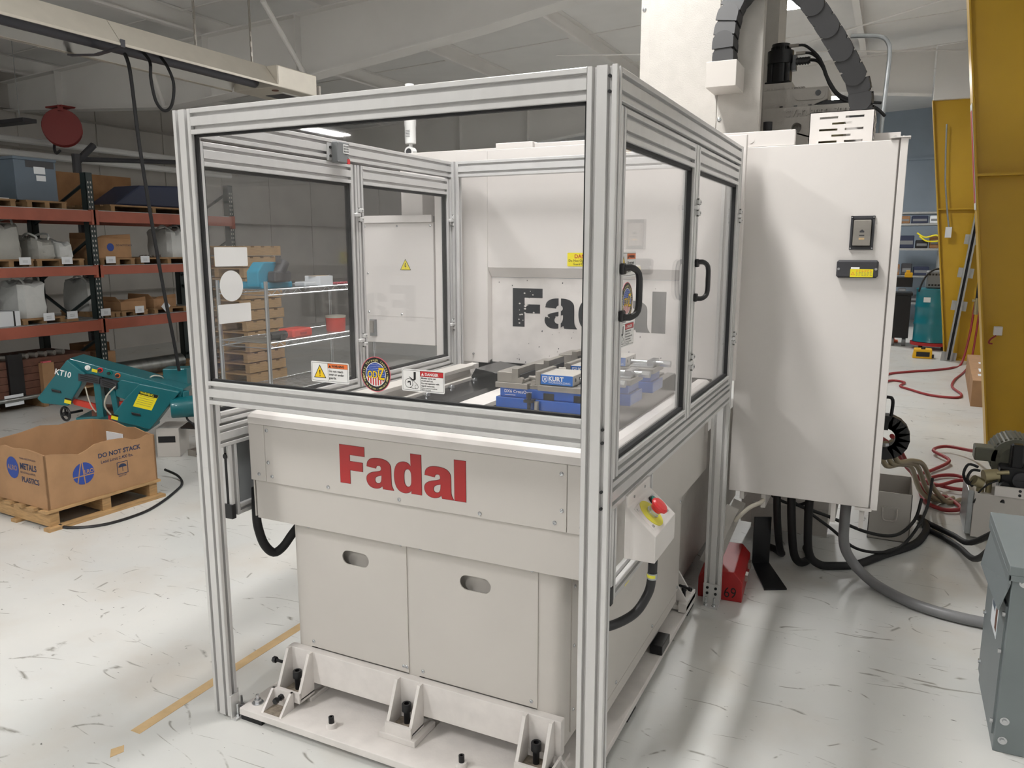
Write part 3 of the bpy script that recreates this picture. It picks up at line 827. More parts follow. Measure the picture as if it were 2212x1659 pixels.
# rolled top rim, front and both sides
b = MB()
prof = [(0, 1.049), (0, 1.072), (.008, 1.084), (.022, 1.093), (.06, 1.093), (.06, 1.05)]
x0, x1, y0, y1 = AX0 + .0005, AX1 + .004, AY - .008, 1.76
def rim_pt(side, d, z):
    zs = 1.010 + (z - 1.049) * 1.0
    return {0: [(x0 + d, y1, zs), (x0 + d, y0 + d, zs)], 1: [(x0 + d, y0 + d, z), (x1 - d, y0 + d, z)], 2: [(x1 - d, y0 + d, zs), (x1 - d, y1, zs)]}[side]
for side in range(3):
    for (d0, z0), (d1, z1) in zip(prof, prof[1:] + prof[:1]):
        A = rim_pt(side, d0, z0); B_ = rim_pt(side, d1, z1); b.flat([A[0], A[1], B_[1], B_[0]])
for xe, sg in ((x0, 1), (x1, -1)): b.flat([(xe + sg * q, y0 + q, z) for q, z in prof])
b.build('apron_rim', 'white_paint', mach, smooth=30)
for x, zlo in ((AX0, .705), (AX1 - .006, .63)):
    MB().box(x, x + .006, AY + .004, 1.76, zlo, 1.010).build('apron_side', 'warm_grey_paint', mach, smooth=0)
screws('apron_screw', [(x, AY - .006, z) for x, z in ((-1.300, 1.030), (-1.300, .915), (-1.345, .868), (-1.285, .866), (-1.04, .862), (-.755, .860), (-.462, .858), (-.195, 1.018), (-.193, .908), (-.215, .868), (-.132, .866))], (0, -1, 0), .0068, .0045, 'zinc', mach)
screws('side_screw', [(AX1, y, .96) for y in (.6, 1.55)], (1, 0, 0), .007, .004, 'zinc', mach)
# heavy grotesque lettering drawn from outlines (s marks a curve point)
GLYPH = {
 'F': (.66, [[(0, 0), (.25, 0), (.25, .36), (.57, .36), (.57, .59), (.25, .59), (.25, .76), (.62, .76), (.62, 1), (0, 1)]]),
 'l': (.30, [[(0, 0), (.25, 0), (.25, 1), (0, 1)]]),
 'a': (.68, [[(.655, 0), (.655, .012), (.61, .10, 's'), (.60, .20, 's'), (.60, .52, 's'), (.59, .64, 's'), (.50, .745, 's'), (.31, .775, 's'), (.13, .75, 's'), (.035, .66, 's'), (.015, .53), (.235, .505), (.25, .57, 's'), (.31, .595, 's'), (.365, .57, 's'), (.372, .47, 's'), (.30, .43, 's'), (.12, .385, 's'), (.01, .29, 's'), (.0, .15, 's'), (.07, .02, 's'), (.20, -.02, 's'), (.31, .005, 's'), (.385, .07), (.405, 0)],
       [(.375, .345), (.375, .22, 's'), (.335, .125, 's'), (.25, .115, 's'), (.20, .18, 's'), (.215, .275, 's'), (.29, .325, 's')]]),
 'd': (.70, [[(.635, 0), (.635, 1), (.39, 1), (.39, .68), (.33, .76, 's'), (.20, .78, 's'), (.06, .70, 's'), (.0, .50, 's'), (.0, .26, 's'), (.06, .06, 's'), (.20, -.02, 's'), (.33, .005, 's'), (.40, .075), (.40, 0)],
       [(.32, .625, 's'), (.40, .56, 's'), (.41, .38, 's'), (.40, .20, 's'), (.32, .135, 's'), (.24, .20, 's'), (.225, .38, 's'), (.24, .56, 's')]]),
}
def smooth_loop(l):
    for _ in range(2):
        o = []; n = len(l)
        for i, p in enumerate(l):
            if len(p) < 3: o.append(p); continue
            q, r_ = l[i - 1], l[(i + 1) % n]
            o.append((p[0] * .75 + q[0] * .25, p[1] * .75 + q[1] * .25, 's')); o.append((p[0] * .75 + r_[0] * .25, p[1] * .75 + r_[1] * .25, 's'))
        l = o
    return [(p[0], p[1]) for p in l]
def grow(l, k):
    n = len(l); o = []
    A = sum(l[i - 1][0] * l[i][1] - l[i][0] * l[i - 1][1] for i in range(n))
    s = 1 if A > 0 else -1
    for i in range(n):
        p, q, r_ = Vector(l[i]), Vector(l[i - 1]), Vector(l[(i + 1) % n])
        e0, e1_ = (p - q).normalized(), (r_ - p).normalized(); nn_ = Vector((e0.y + e1_.y, -e0.x - e1_.x))
        if nn_.length < 1e-6: nn_ = Vector((e0.y, -e0.x))
        o.append(tuple(p + nn_.normalized() * k * s))
    return o
def letters(b, word, o, h, sx, m, k=0.0, lift=0.0):
    x = 0.0
    for ch in word:
        adv, loops = GLYPH[ch]; L2 = []
        for t_, l in enumerate(loops):
            l = smooth_loop(l)
            if k: l = grow(l, k if t_ == 0 else -k)
            L2.append([Vector((o[0] + (x + p[0]) * h * sx, o[1] - lift, o[2] + p[1] * h)) for p in l])
        flat = [p for l in L2 for p in l]
        b.add(flat, [tuple(t_) for t_ in tessellate_polygon(L2)], m); x += adv
b = MB(); LP = (-.986, AY - .0062, .887)
letters(b, 'Fadal', LP, .130, 1.235, 'red_outline', .011, .0004); letters(b, 'Fadal', LP, .130, 1.235, 'red_letter', 0, .0010)
tag(b.build('nameplate_lettering', None, app, smooth=0, fix=False), 'red letters reading Fadal')
# lower side cover on the right
b = MB(); b.cbox(-.205, -.140, .42, 1.43, .15, .60, .006); b.box(-.205, -.142, .42, 1.40, .105, .15)
sc = b.build('side_cover', 'warm_grey_paint', mach)
screws('side_screw', [(-.14, y, z) for y, z in ((.55, .175), (1.0, .175), (1.40, .175), (1.40, .57))], (1, 0, 0), .007, .004, 'zinc', sc)
b = MB(); b.prism([(-.1395, .62, .50), (-.1395, .67, .50), (-.1395, .645, .545)], (.0006, 0, 0), 'yellow_bright'); b.build('hazard_label', None, sc, smooth=0)
b = MB(); b.box(BX1, BX1 + .004, .28, .42, .13, .70); 
for z in (.2, .42, .62): screw(b, (BX1 + .004, .30, z), (1, 0, 0), .006, .004, 'zinc')
b.build('side_strip', 'warm_grey_paint', mach, smooth=0)
# rear foot and side rail at floor level
b = MB(); b.box(-.135, -.100, 1.42, 1.60, .05, .09); b.prism([(-.20, 1.45, .09), (-.105, 1.45, .09), (-.20, 1.45, .24)], (0, .012, 0)); b.prism([(-.20, 1.54, .09), (-.105, 1.54, .09), (-.20, 1.54, .24)], (0, .012, 0)); b.box(-.22, -.1, 1.43, 1.6, .055, .075)
b.build('rear_foot', 'white_worn', mach, smooth=0)
b = MB(); socket_bolt(b, (-.13, 1.50, .12), (0, 0, 1), .012, .02, .008, .05); socket_bolt(b, (-.10, 1.46, .15), (1, -.4, 0), .010, .014, .006, .05); b.build('hold_down_bolt', 'black_metal', mach)
MB().box(-.15, -.10, 1.02, 1.14, .045, .085, 'black_metal').build('leveling_pad', None, mach, smooth=0, bevel=.003)
# tray floor, saddle and T-slot table
MB().box(AX0, AX1, AY, 1.78, .978, .985).build('tray', 'white_worn', mach, smooth=0)
TX0, TX1, TY0, TY1, TZ = -.715, -.262, .605, 1.72, 1.08
prof = [(TX0, .985), (TX1, .985), (TX1, TZ)]
n = 5; sw, sd = .016, .02
for k in range(n - 1, -1, -1):
    c = TX0 + (TX1 - TX0) * (k + .5) / n
    prof += [(c + sw / 2, TZ), (c + sw / 2, TZ - sd), (c - sw / 2, TZ - sd), (c - sw / 2, TZ)]
prof += [(TX0, TZ)]
MB().prism([(x, TY0, z) for x, z in prof], (0, TY1 - TY0, 0)).build('table', 'table_grey', mach, smooth=0)
MB().box(TX0 + .03, TX1 + .012, .30, TY0, .985, 1.02).build('way_cover', 'white_worn', mach, smooth=0, bevel=.004)
# left of the table: black telescopic cover, beige trough rail and knobs
b = MB()
b.prism([(-1.225, .80, .985), (-1.055, .80, .985), (-1.085, .80, .998), (-1.215, .80, 1.012)], (0, .97, 0), 'black_gloss')
b.prism([(-1.25, 1.50, .985), (-.96, 1.50, .985), (-1.02, 1.50, 1.045), (-1.20, 1.50, 1.07)], (0, .27, 0), 'black_gloss')
b.build('telescopic_cover', None, mach, smooth=0, bevel=.002)
b = MB()
for y in (1.055, 1.27, 1.495):
    b.lathe([(.0001, 0), (.011, 0), (.0125, .002), (.0125, .024), (.010, .026), (.006, .026), (.006, .020), (.0001, .020)], (-1.215, y, 1.008), (.9, -.35, .2), 18)
b.build('knob', 'zinc', mach)
b = MB()
prof = [(x - .122, z - .042) for x, z in ((-1.19, 1.05), (-1.10, 1.05), (-1.10, 1.065), (-1.13, 1.075), (-1.13, 1.10), (-1.105, 1.105), (-1.105, 1.122), (-1.19, 1.122))]
b.prism([(x, .35, z) for x, z in prof], (0, 1.19, 0)); b.build('side_rail', 'warm_grey_paint', mach, smooth=0, bevel=.001)
b = MB(); b.prism([(x, .30, z) for x, z in [(-1.375, .99), (-1.32, .99), (-1.32, 1.05), (-1.335, 1.05), (-1.34, 1.03), (-1.36, 1.03), (-1.375, 1.02)]], (0, 1.3, 0)); b.build('side_rail', 'alu', mach, smooth=0)
# back guard: outer sheet, upper panel, recessed lower door with stencilled name
GY = 1.775
b = MB()
b.box(-1.455, -1.275, GY, GY + .03, 1.055, 2.14); b.box(-.215, .0, GY, GY + .03, 1.055, 2.14); b.box(-1.275, -.215, GY + .003, GY + .03, 1.553, 2.14)
guard = b.build('back_guard', 'white_paint', mach, smooth=0, bevel=.0015)
b = MB()
xa, xb = -1.277, -.215
b.flat([(xa, GY + .003, 1.553), (xb, GY + .003, 1.553), (xb - .012, GY + .03, 1.505), (xa + .012, GY + .03, 1.505)])
b.flat([(xa, GY, 1.553), (xa + .012, GY + .03, 1.505), (xa + .012, GY + .03, 1.075), (xa, GY, 1.06)])
b.flat([(xb, GY, 1.553), (xb - .012, GY + .03, 1.505), (xb - .012, GY + .03, 1.075), (xb, GY, 1.06)])
b.build('guard_bevel', 'white_paint', guard, smooth=0)
dd = MB().box(xa + .0125, xb - .0125, GY + .03, GY + .036, 1.045, 1.5035).build('guard_door', 'white_worn', guard, smooth=0)
b = MB()
SX, SZ, SS, SW_ = -1.144, 1.252, .198, 1.37
letters(b, 'Fadal', (SX, GY + .0298, SZ), SS, SW_, 'black_letter', 0, .0006)
tag(b.build('stencil_lettering', None, guard, smooth=0, fix=False), 'worn black stencil letters reading Fadal')
b = MB()
def gx(f): return SX + .82 * f
for f0, z0, z1 in ((.66 + .31, 0, .78), (.66 + .68 + .20, -.03, .8), (.66 + .68 + .70 + .31, 0, .78)):
    xx = SX + f0 * SS * SW_; b.box(xx - .006, xx + .006, GY + .0278, GY + .0288, SZ + (z0 - .02) * SS, SZ + z1 * SS)
for f0, f1, zz in ((1.62, 1.95, .38),): b.box(SX + f0 * SS * SW_, SX + f1 * SS * SW_, GY + .0278, GY + .0288, SZ + .36 * SS, SZ + .40 * SS)
for k in range(26):
    xx = random.choice((gx(.03), gx(.08), gx(.2), gx(.25), gx(.12))) + random.uniform(-.03, .05); zz = random.uniform(1.26, 1.44); s = random.uniform(.003, .009)
    b.flat([(xx - s, GY + .0282, zz), (xx + .2 * s, GY + .0282, zz - s * .7), (xx + s * 1.1, GY + .0282, zz + .1 * s), (xx, GY + .0282, zz + s * .8)])
b.build('stencil_gap', 'white_worn', guard, smooth=0, fix=False)
b = MB()
for k in range(42):
    xx = random.uniform(-1.24, -.35); zz = random.choice((random.uniform(1.06, 1.24), random.uniform(1.46, 1.50), random.uniform(1.06, 1.5))); s = random.uniform(.0015, .004)
    b.flat([(xx - s, GY + .0286, zz), (xx + s * .4, GY + .0286, zz - s), (xx + s, GY + .0286, zz + s), (xx, GY + .0286, zz + s * 1.6)])
b.build('paint_chip', 'dark_grey', guard, smooth=0, fix=False)
b = MB(); o = (-.832, GY + .0015, 1.565); sticker_base(b, o, U, V, .17, .066, 'yellow_bright')
T_(b, o, U, V, .037, .040, 'DANGER', .026, 'red_print', .02); T_(b, o, U, V, .006, .022, 'Do Not Operate With', .0165, 'black_print', .008); T_(b, o, U, V, .03, .006, 'Guard Doors Open', .0150, 'black_print', .008)
b.build('danger_label', None, guard, smooth=0, fix=False)
b = MB(); b.cyl((-1.36, GY, 1.10), (-1.36, GY - .006, 1.10), .006, 10); b.build('guard_screw', 'zinc', guard)
# black box standing in for the shade in the opening below the guard
MB().box(-1.38, -.12, 1.80, 1.86, .9, 1.06).build('opening_shade_box', 'black_metal', mach, smooth=0)
# roof boxes of the guard
b = MB(); b.box(-1.92, -1.28, 1.95, 2.2, 2.02, 2.172); b.box(-1.28, -1.07, 1.88, 2.2, 2.06, 2.185); b.box(-1.07, -.45, 1.9, 2.2, 2.05, 2.178); b.box(-.45, -.14, 1.86, 2.0, 2.06, 2.17)
b.build('roof_box', 'white_paint', mach, smooth=0, bevel=.003)
b = MB(); b.tube([(-1.44, 1.82, 2.03), (-1.43, 1.82, 2.10), (-1.36, 1.82, 2.135), (-1.27, 1.82, 2.13), (-1.18, 1.82, 2.11)], .011, 10); b.build('roof_hose', 'glove_plastic', mach)
b = MB(); b.box(-1.02, -.97, 1.84, 1.88, 2.10, 2.115); b.tube([(-1.18, 1.82, 2.112), (-1.05, 1.82, 2.112), (-.9, 1.83, 2.10)], .006, 8); b.build('roof_cable', 'black_rubber', mach)
# main column cover
b = MB(); b.box(-.59, -.205, 2.10, 2.16, 2.10, 3.75); b.box(-.2035, -.005, 2.10, 2.16, 2.10, 3.75); b.box(-.58, -.22, 2.16, 2.75, 2.10, 3.75)
col = b.build('column_cover', 'cast_grey', mach, smooth=0, bevel=.003)
MB().box(-.50, -.066, 3.0, 3.3, 2.2, 3.9).build('column', 'cast_grey', mach, smooth=0)
screws('cover_screw', [(x, 2.10, z) for x, z in ((-.574, 2.80), (-.574, 2.35), (-.19, 2.26), (-.19, 2.75))], (0, -1, 0), .010, .005, 'zinc', col)
MB().box(-.548, -.5465, 2.0990, 2.1, 2.10, 3.7).build('cover_seam', 'cast_grey', col, smooth=0)
# cable chain: bracket box and hooked run of links
MB().cbox(-.218, -.082, 1.90, 2.098, 2.372, 2.484, .002).build('chain_bracket', 'warm_grey_paint', mach)
ch = bpy.data.objects.new('cable_chain', None); COL.objects.link(ch); ch.parent = mach; ch.matrix_parent_inverse = parent_inv(mach); tag(ch, 'black plastic cable chain')
cpts = catmull([Vector(p) for p in ((-.150, 1.98, 2.484), (-.154, 1.985, 2.56), (-.150, 2.0, 2.65), (-.128, 2.02, 2.748), (-.067, 2.046, 2.82), (.05, 2.068, 2.838), (.159, 2.09, 2.777), (.231, 2.112, 2.687), (.304, 2.134, 2.577), (.368, 2.156, 2.467), (.418, 2.178, 2.367), (.438, 2.2, 2.20))], 8)
# resample
acc = [0]
for a, c in zip(cpts, cpts[1:]): acc.append(acc[-1] + (c - a).length)
pitch_ = .060; N = int(acc[-1] / pitch_)
def at_len(s):
    for i in range(len(acc) - 1):
        if acc[i + 1] >= s: return cpts[i].lerp(cpts[i + 1], (s - acc[i]) / (acc[i + 1] - acc[i]))
    return cpts[-1]
def make_link(w):
    lb = MB(); hw = .048
    for s in (-1, 1):
        arc = [(hw * math.cos(t_), s * w, .030 + .046 * math.sin(t_)) for t_ in [math.pi * k / 10 for k in range(11)]]
        lb.prism([(hw, s * w, -.002)] + arc + [(-hw, s * w, -.002)], (0, -s * .007, 0))
    lb.box(hw - .008, hw - .001, -w + .004, w - .004, .006, .050); lb.box(-hw + .001, -hw + .008, -w + .004, w - .004, .006, .050); lb.box(-hw + .012, hw - .012, -.03, .03, .0, .06)
    return lb.build('chain_link', 'chain_grey', None, smooth=30)
mat('chain_grey', srgb(48, 48, 49), 0.55)
lm = [None, None]
for i in range(N):
    p0, p1 = at_len(i * pitch_), at_len((i + 1) * pitch_)
    d = (p1 - p0).normalized(); sidev = Vector((.10, 1, 0)); sidev = (sidev - d * sidev.dot(d)).normalized(); xv = sidev.cross(d)
    Mx = Matrix((xv, sidev, d)).transposed().to_4x4(); Mx.translation = p0
    if lm[i % 2] is None:
        lo = make_link(.038 + .005 * (i % 2)); lm[i % 2] = lo.data
    else:
        lo = bpy.data.objects.new('chain_link', lm[i % 2]); COL.objects.link(lo)
    lo.parent = ch; lo.matrix_parent_inverse = parent_inv(ch); lo.matrix_basis = Mx
# casting with embossed number, motor bracket and spindle motor
b = MB(); b.box(-.06, .42, 2.55, 2.85, 2.13, 2.368)
b.v, b.f, b.m = [], [], []; b.box(-.06, .42, 2.62, 2.85, 2.13, 2.368); b.prism([(-.06, 2.55, 2.13), (.42, 2.55, 2.13), (.42, 2.55, 2.368), (-.06, 2.55, 2.368)], (0, .07, 0), None, [circ((.112, 2.55, 2.262), (1, 0, 0), V, .025, 24)])
cast = b.build('head_casting', 'cast_grey', mach, smooth=0, bevel=.004)
b = MB(); b.text('CVH2-200017000', (.05, 2.549, 2.318), (1, 0, -.0), (0, 0, 1), .044, 'cast_grey', .010, 'LEFT', 1.0, 1.0, 0, .009); b.build('embossed_number', None, cast, smooth=0)
b = MB(); b.cyl((.112, 2.612, 2.262), (.112, 2.619, 2.262), .024, 24); b.build('casting_hole', 'cast_grey', cast)
b = MB(); b.prism([(-.07, 2.58, 2.368), (.18, 2.58, 2.368), (.20, 2.58, 2.382), (.25, 2.58, 2.40), (.25, 2.58, 2.462), (-.07, 2.58, 2.462)], (0, .25, 0))
br = b.build('motor_bracket', 'cast_grey', mach, smooth=0, bevel=.004)
b = MB(); b.prism(stadium(.165, 2.425, .15, .052, 2.579), (0, -.008, 0)); b.build('bracket_boss', 'cast_grey', br)
b = MB(); b.cyl((.205, 2.570, 2.43), (.205, 2.567, 2.43), .014, 16); 
for x in (.02, .09, .16): b.box(x, x + .016, 2.5755, 2.581, 2.368, 2.377)
b.build('bracket_bolt', 'black_metal', br)
b = MB()
for k in range(16): b.cyl((-.05 + .012 * k, 2.585, 2.466), (-.046 + .012 * k, 2.60, 2.466), .005, 6)
b.box(-.07, .075, 2.585, 2.75, 2.462, 2.495); b.build('motor_plate', 'cast_grey', br, smooth=0)
b = MB(); c = (.0, 2.66)
b.cbox(c[0] - .065, c[0] + .065, c[1] - .065, c[1] + .065, 2.495, 2.507, .004)
b.cyl((c[0], c[1], 2.507), (c[0], c[1], 2.60), .058, 24)
for a in range(4):
    aa = math.pi / 4 + a * math.pi / 2; q = Vector((c[0] + .062 * math.cos(aa), c[1] + .062 * math.sin(aa), 0)); b.cbox(q.x - .012, q.x + .012, q.y - .012, q.y + .012, 2.507, 2.60, .003)
b.cyl((c[0], c[1], 2.60), (c[0], c[1], 2.665), .066, 28); b.cyl((c[0], c[1], 2.665), (c[0], c[1], 2.70), .046, 24)
for k in range(28):
    a = 2 * math.pi * k / 28; b.box(-.0018, .0018, .044, .0495, 2.655, 2.685, None, Matrix.Translation((c[0], c[1], 0)) @ Matrix.Rotation(a, 4, 'Z'))
b.box(c[0] + .055, c[0] + .082, c[1] - .02, c[1] + .02, 2.565, 2.64)
mo = b.build('servo_motor', 'black_metal', mach)
b = MB()
for z, L0, r_ in ((2.682, .045, .009), (2.642, .05, .009)): b.cyl((c[0] + (.045 if z > 2.66 else .08), c[1] - .03, z), (c[0] + .045 + L0 + (.03 if z < 2.66 else 0), c[1] - .03, z), r_, 12)
b.build('connector', 'steel', mo)
b = MB(); b.cyl((c[0] + .08, c[1] - .02, 2.605), (c[0] + .15, c[1] - .02, 2.607), .017, 14)
for k in range(5): b.cyl((c[0] + .085 + .013 * k, c[1] - .02, 2.605), (c[0] + .091 + .013 * k, c[1] - .02, 2.605), .0195, 14)
b.build('connector', 'black_plastic', mo)
b = MB()
b.tube([(c[0] + .09, c[1] - .03, 2.682), (c[0] + .13, c[1] - .03, 2.672), (c[0] + .2, c[1] - .05, 2.60), (c[0] + .24, c[1] - .06, 2.50), (c[0] + .31, c[1] - .08, 2.41), (c[0] + .42, c[1] - .1, 2.37), (c[0] + .5, c[1] - .08, 2.36)], .007, 8)
b.tube([(c[0] + .125, c[1] - .03, 2.642), (c[0] + .16, c[1] - .03, 2.632), (c[0] + .21, c[1] - .05, 2.58), (c[0] + .25, c[1] - .06, 2.49), (c[0] + .32, c[1] - .08, 2.40), (c[0] + .45, c[1] - .1, 2.355)], .007, 8)
b.tube([(c[0] + .15, c[1] - .02, 2.607), (c[0] + .19, c[1] - .04, 2.592), (c[0] + .225, c[1] - .06, 2.54), (c[0] + .26, c[1] - .07, 2.46), (c[0] + .33, c[1] - .08, 2.385), (c[0] + .46, c[1] - .1, 2.345), (c[0] + .52, c[1] - .06, 2.30)], .008, 8)
b.build('motor_cable', 'black_rubber', mo)
b = MB(); b.box(.20, .36, 2.60, 2.80, 2.368, 2.395); b.build('head_fitting', 'dark_grey', cast)
b = MB(); b.cyl((-.03, 2.56, 2.20), (-.03, 2.56, 2.30), .025, 16); b.box(-.06, -.005, 2.52, 2.56, 2.17, 2.22); b.build('head_fitting', 'dark_grey', cast)
# beacon on the guard roof
b = MB(); bx, by = -2.072, 2.30
b.lathe([(.0001, 0), (.032, 0), (.032, .006), (.02, .012), (.012, .02), (.012, .03), (.0001, .03)], (bx, by, 2.172)); 
b.cyl((bx, by - .022, 2.225), (bx, by + .022, 2.225), .030, 20); b.cyl((bx, by, 2.25), (bx, by, 2.275), .012, 12)
b.lathe([(.0001, 0), (.030, 0), (.033, .004), (.034, .1), (.036, .104), (.036, .22), (.030, .30), (.026, .345), (.0001, .35)], (bx, by, 2.272))
be = b.build('beacon', 'white_print', mach)
b = MB(); b.cyl((bx, by - .0235, 2.225), (bx, by - .0225, 2.225), .020, 16); b.build('beacon_knob', 'dark_grey', be)
b = MB()
for k in range(5): b.box(bx - .01, bx + .018, by - .0348, by - .0342, 2.31 + .009 * k, 2.313 + .009 * k)
b.build('beacon_print', 'mid_grey', be, smooth=0)
# small white service cabinet on the far left of the machine
lc = MB().box(-2.30, -1.80, 2.10, 2.45, 1.08, 1.80).build('side_cabinet', 'white_paint', mach, smooth=0, bevel=.003)
b = MB(); b.box(-2.305, -1.80, 2.085, 2.10, 1.80, 1.842); b.build('cabinet_lip', 'white_paint', lc, smooth=0, bevel=.002)
MB().box(-1.785, -1.69, 2.095, 2.45, .5, 2.02).build('cabinet_post', 'white_paint', lc, smooth=0, bevel=.002)
b = MB(); b.box(-2.035, -1.888, 2.13, 2.30, 1.842, 1.985); b.cyl((-1.96, 2.2, 1.70), (-1.96, 2.2, 1.85), .03, 12); b.build('junction_box', 'white_paint', lc, smooth=0, bevel=.002)
b = MB(); b.box(-2.30, -1.80, 2.0985, 2.1, 1.245, 1.2465)
for x, z in ((-2.28, 1.78), (-2.05, 1.78), (-2.27, 1.50), (-2.27, 1.265), (-2.03, 1.258), (-1.82, 1.78)): screw(b, (x, 2.10, z), (0, -1, 0), .007, .004, 'zinc')
b.build('panel_seam', 'white_paint', lc, smooth=0)
b = MB(); o = (-1.995, 2.0985, 1.545); tri_(b, o, U, V, (0, 0), .044, 'black_print', .0004); tri_(b, o, U, V, (0, 0), .038, 'yellow_bright', .0008)
P_(b, o, U, V, [(-.002, .020), (.004, .020), (.000, .004), (.007, .004), (-.001, -.016), (.001, -.003), (-.006, -.003)], 'black_print', .0012)
b.build('voltage_label', None, lc, smooth=0, fix=False)
b = MB(); b.box(-2.255, -2.215, 2.08, 2.1, 1.12, 1.22, 'mid_grey'); b.cbox(-2.248, -2.222, 2.066, 2.082, 1.14, 1.215, .003, 'steel'); b.build('latch', None, lc)
# looped flexible hoses below the apron
b = MB(); b.tube([(-1.40, .20, .80), (-1.405, .20, .70), (-1.410, .21, .642), (-1.405, .23, .573), (-1.39, .26, .532), (-1.37, .29, .548), (-1.345, .32, .597), (-1.31, .36, .65), (-1.25, .42, .69)], .0165, 12)
b.build('hose', 'black_rubber', mach)

# heavy white sub-plate under the machine
pl = thing('machine_base_plate', 'white painted steel base plate on the floor under the machine', 'base plate', (CX, .8, 0))
MB().box(-1.357, -.105, .015, 1.64, .020, .045).build('plate', 'white_worn', pl, smooth=0, bevel=.002)
for x0, x1, y0, y1 in ((-1.355, -1.26, .02, .09), (-1.355, -1.27, 1.4, 1.6), (-.2, -.11, 1.5, 1.62), (-.2, -.11, .02, .1), (-.8, -.7, .05, .15), (-.2, -.11, .6, .7)): MB().box(x0, x1, y0, y1, 0, .02).build('rubber_pad', 'black_rubber', pl, smooth=0)
b = MB(); b.box(-.815, -.672, .095, .225, .045, .066); b.build('spacer_plate', 'white_worn', pl, smooth=0, bevel=.002)
for q in ((-1.285, -1.15, .155, .30), (-.33, -.2, .13, .28)): MB().box(*q, .045, .060).build('spacer_plate', 'white_worn', pl, smooth=0, bevel=.002)
def jack(x0, x1, y0, y1, z1, sgn=1):
    t = .009; b = MB()
    for x in (x0, x1 - t): b.prism([(x, y0, .045), (x, y1, .045), (x, y1, z1), (x, y1 - .012, z1)], (t, 0, 0))
    b.box(x0, x1, y1 - t, y1, .045, z1); b.box(x0 + t, x1 - t, y0 + .005, y1 - t, .045, .048, 'dirt_grey')
    o = b.build('jack_block', 'white_worn', pl, smooth=0); xc = (x0 + x1) / 2
    b = MB(); b.cyl((xc, y1 + .003, .085), (xc, y0 + .030, .085), .006, 10); b.cyl((xc, y0 + .022, .085), (xc, y0 + .036, .085), .011, 6); b.cyl((xc, y1 - t - .012, .085), (xc, y1 - t, .085), .011, 6); b.build('jack_screw', 'black_metal', o)
jack(-1.268, -1.178, .028, .097, .108); 
b = MB(); b.prism([(-1.335, .15, .045), (-1.275, .15, .045), (-1.275, .15, .105)], (0, .012, 0)); b.prism([(-1.335, .26, .045), (-1.275, .26, .045), (-1.275, .26, .105)], (0, .012, 0)); b.box(-1.283, -1.275, .15, .27, .045, .105); jb = b.build('jack_block', 'white_worn', pl, smooth=0)
b = MB(); b.cyl((-1.37, .21, .13), (-1.265, .21, .13), .006, 10); b.cyl((-1.372, .21, .13), (-1.358, .21, .13), .012, 6); b.build('jack_screw', 'black_metal', jb)
b = MB(); b.prism([(-.135, .10, .045), (-.195, .10, .045), (-.195, .10, .115)], (0, .011, 0)); b.prism([(-.135, .166, .045), (-.195, .166, .045), (-.195, .166, .115)], (0, .011, 0)); b.box(-.195, -.187, .10, .177, .045, .115); jb = b.build('jack_block', 'white_worn', pl, smooth=0)
b = MB(); b.cyl((-.214, .14, .088), (-.13, .14, .088), .006, 10); b.cyl((-.145, .14, .088), (-.131, .14, .088), .012, 6); b.cyl((-.205, .14, .088), (-.196, .14, .088), .012, 6); b.build('jack_screw', 'black_metal', jb)
for x, y in ((-.991, .07), (-.491, .086)):
    b = MB(); b.lathe([(.0001, 0), (.019, 0), (.017, .016), (.0001, .016)], (x, y, .045), n=18, m='white_worn'); b.cyl((x, y, .06), (x, y, .078), .0095, 14, 'black_metal'); b.lathe([(.0095, 0), (.0095, .006), (.005, .006), (.005, .001), (.0001, .001)], (x, y, .077), n=14, m='black_metal'); b.build('leveling_screw', None, pl)
b = MB(); x, y = -1.32, .068
b.cyl((x, y, .045), (x, y, .048), .020, 20); hexbolt(b, (x, y, .048), (0, 0, 1), .013, .012); b.cyl((x, y, .05), (x, y, .078), .006, 10); b.build('anchor_bolt', 'zinc', pl)
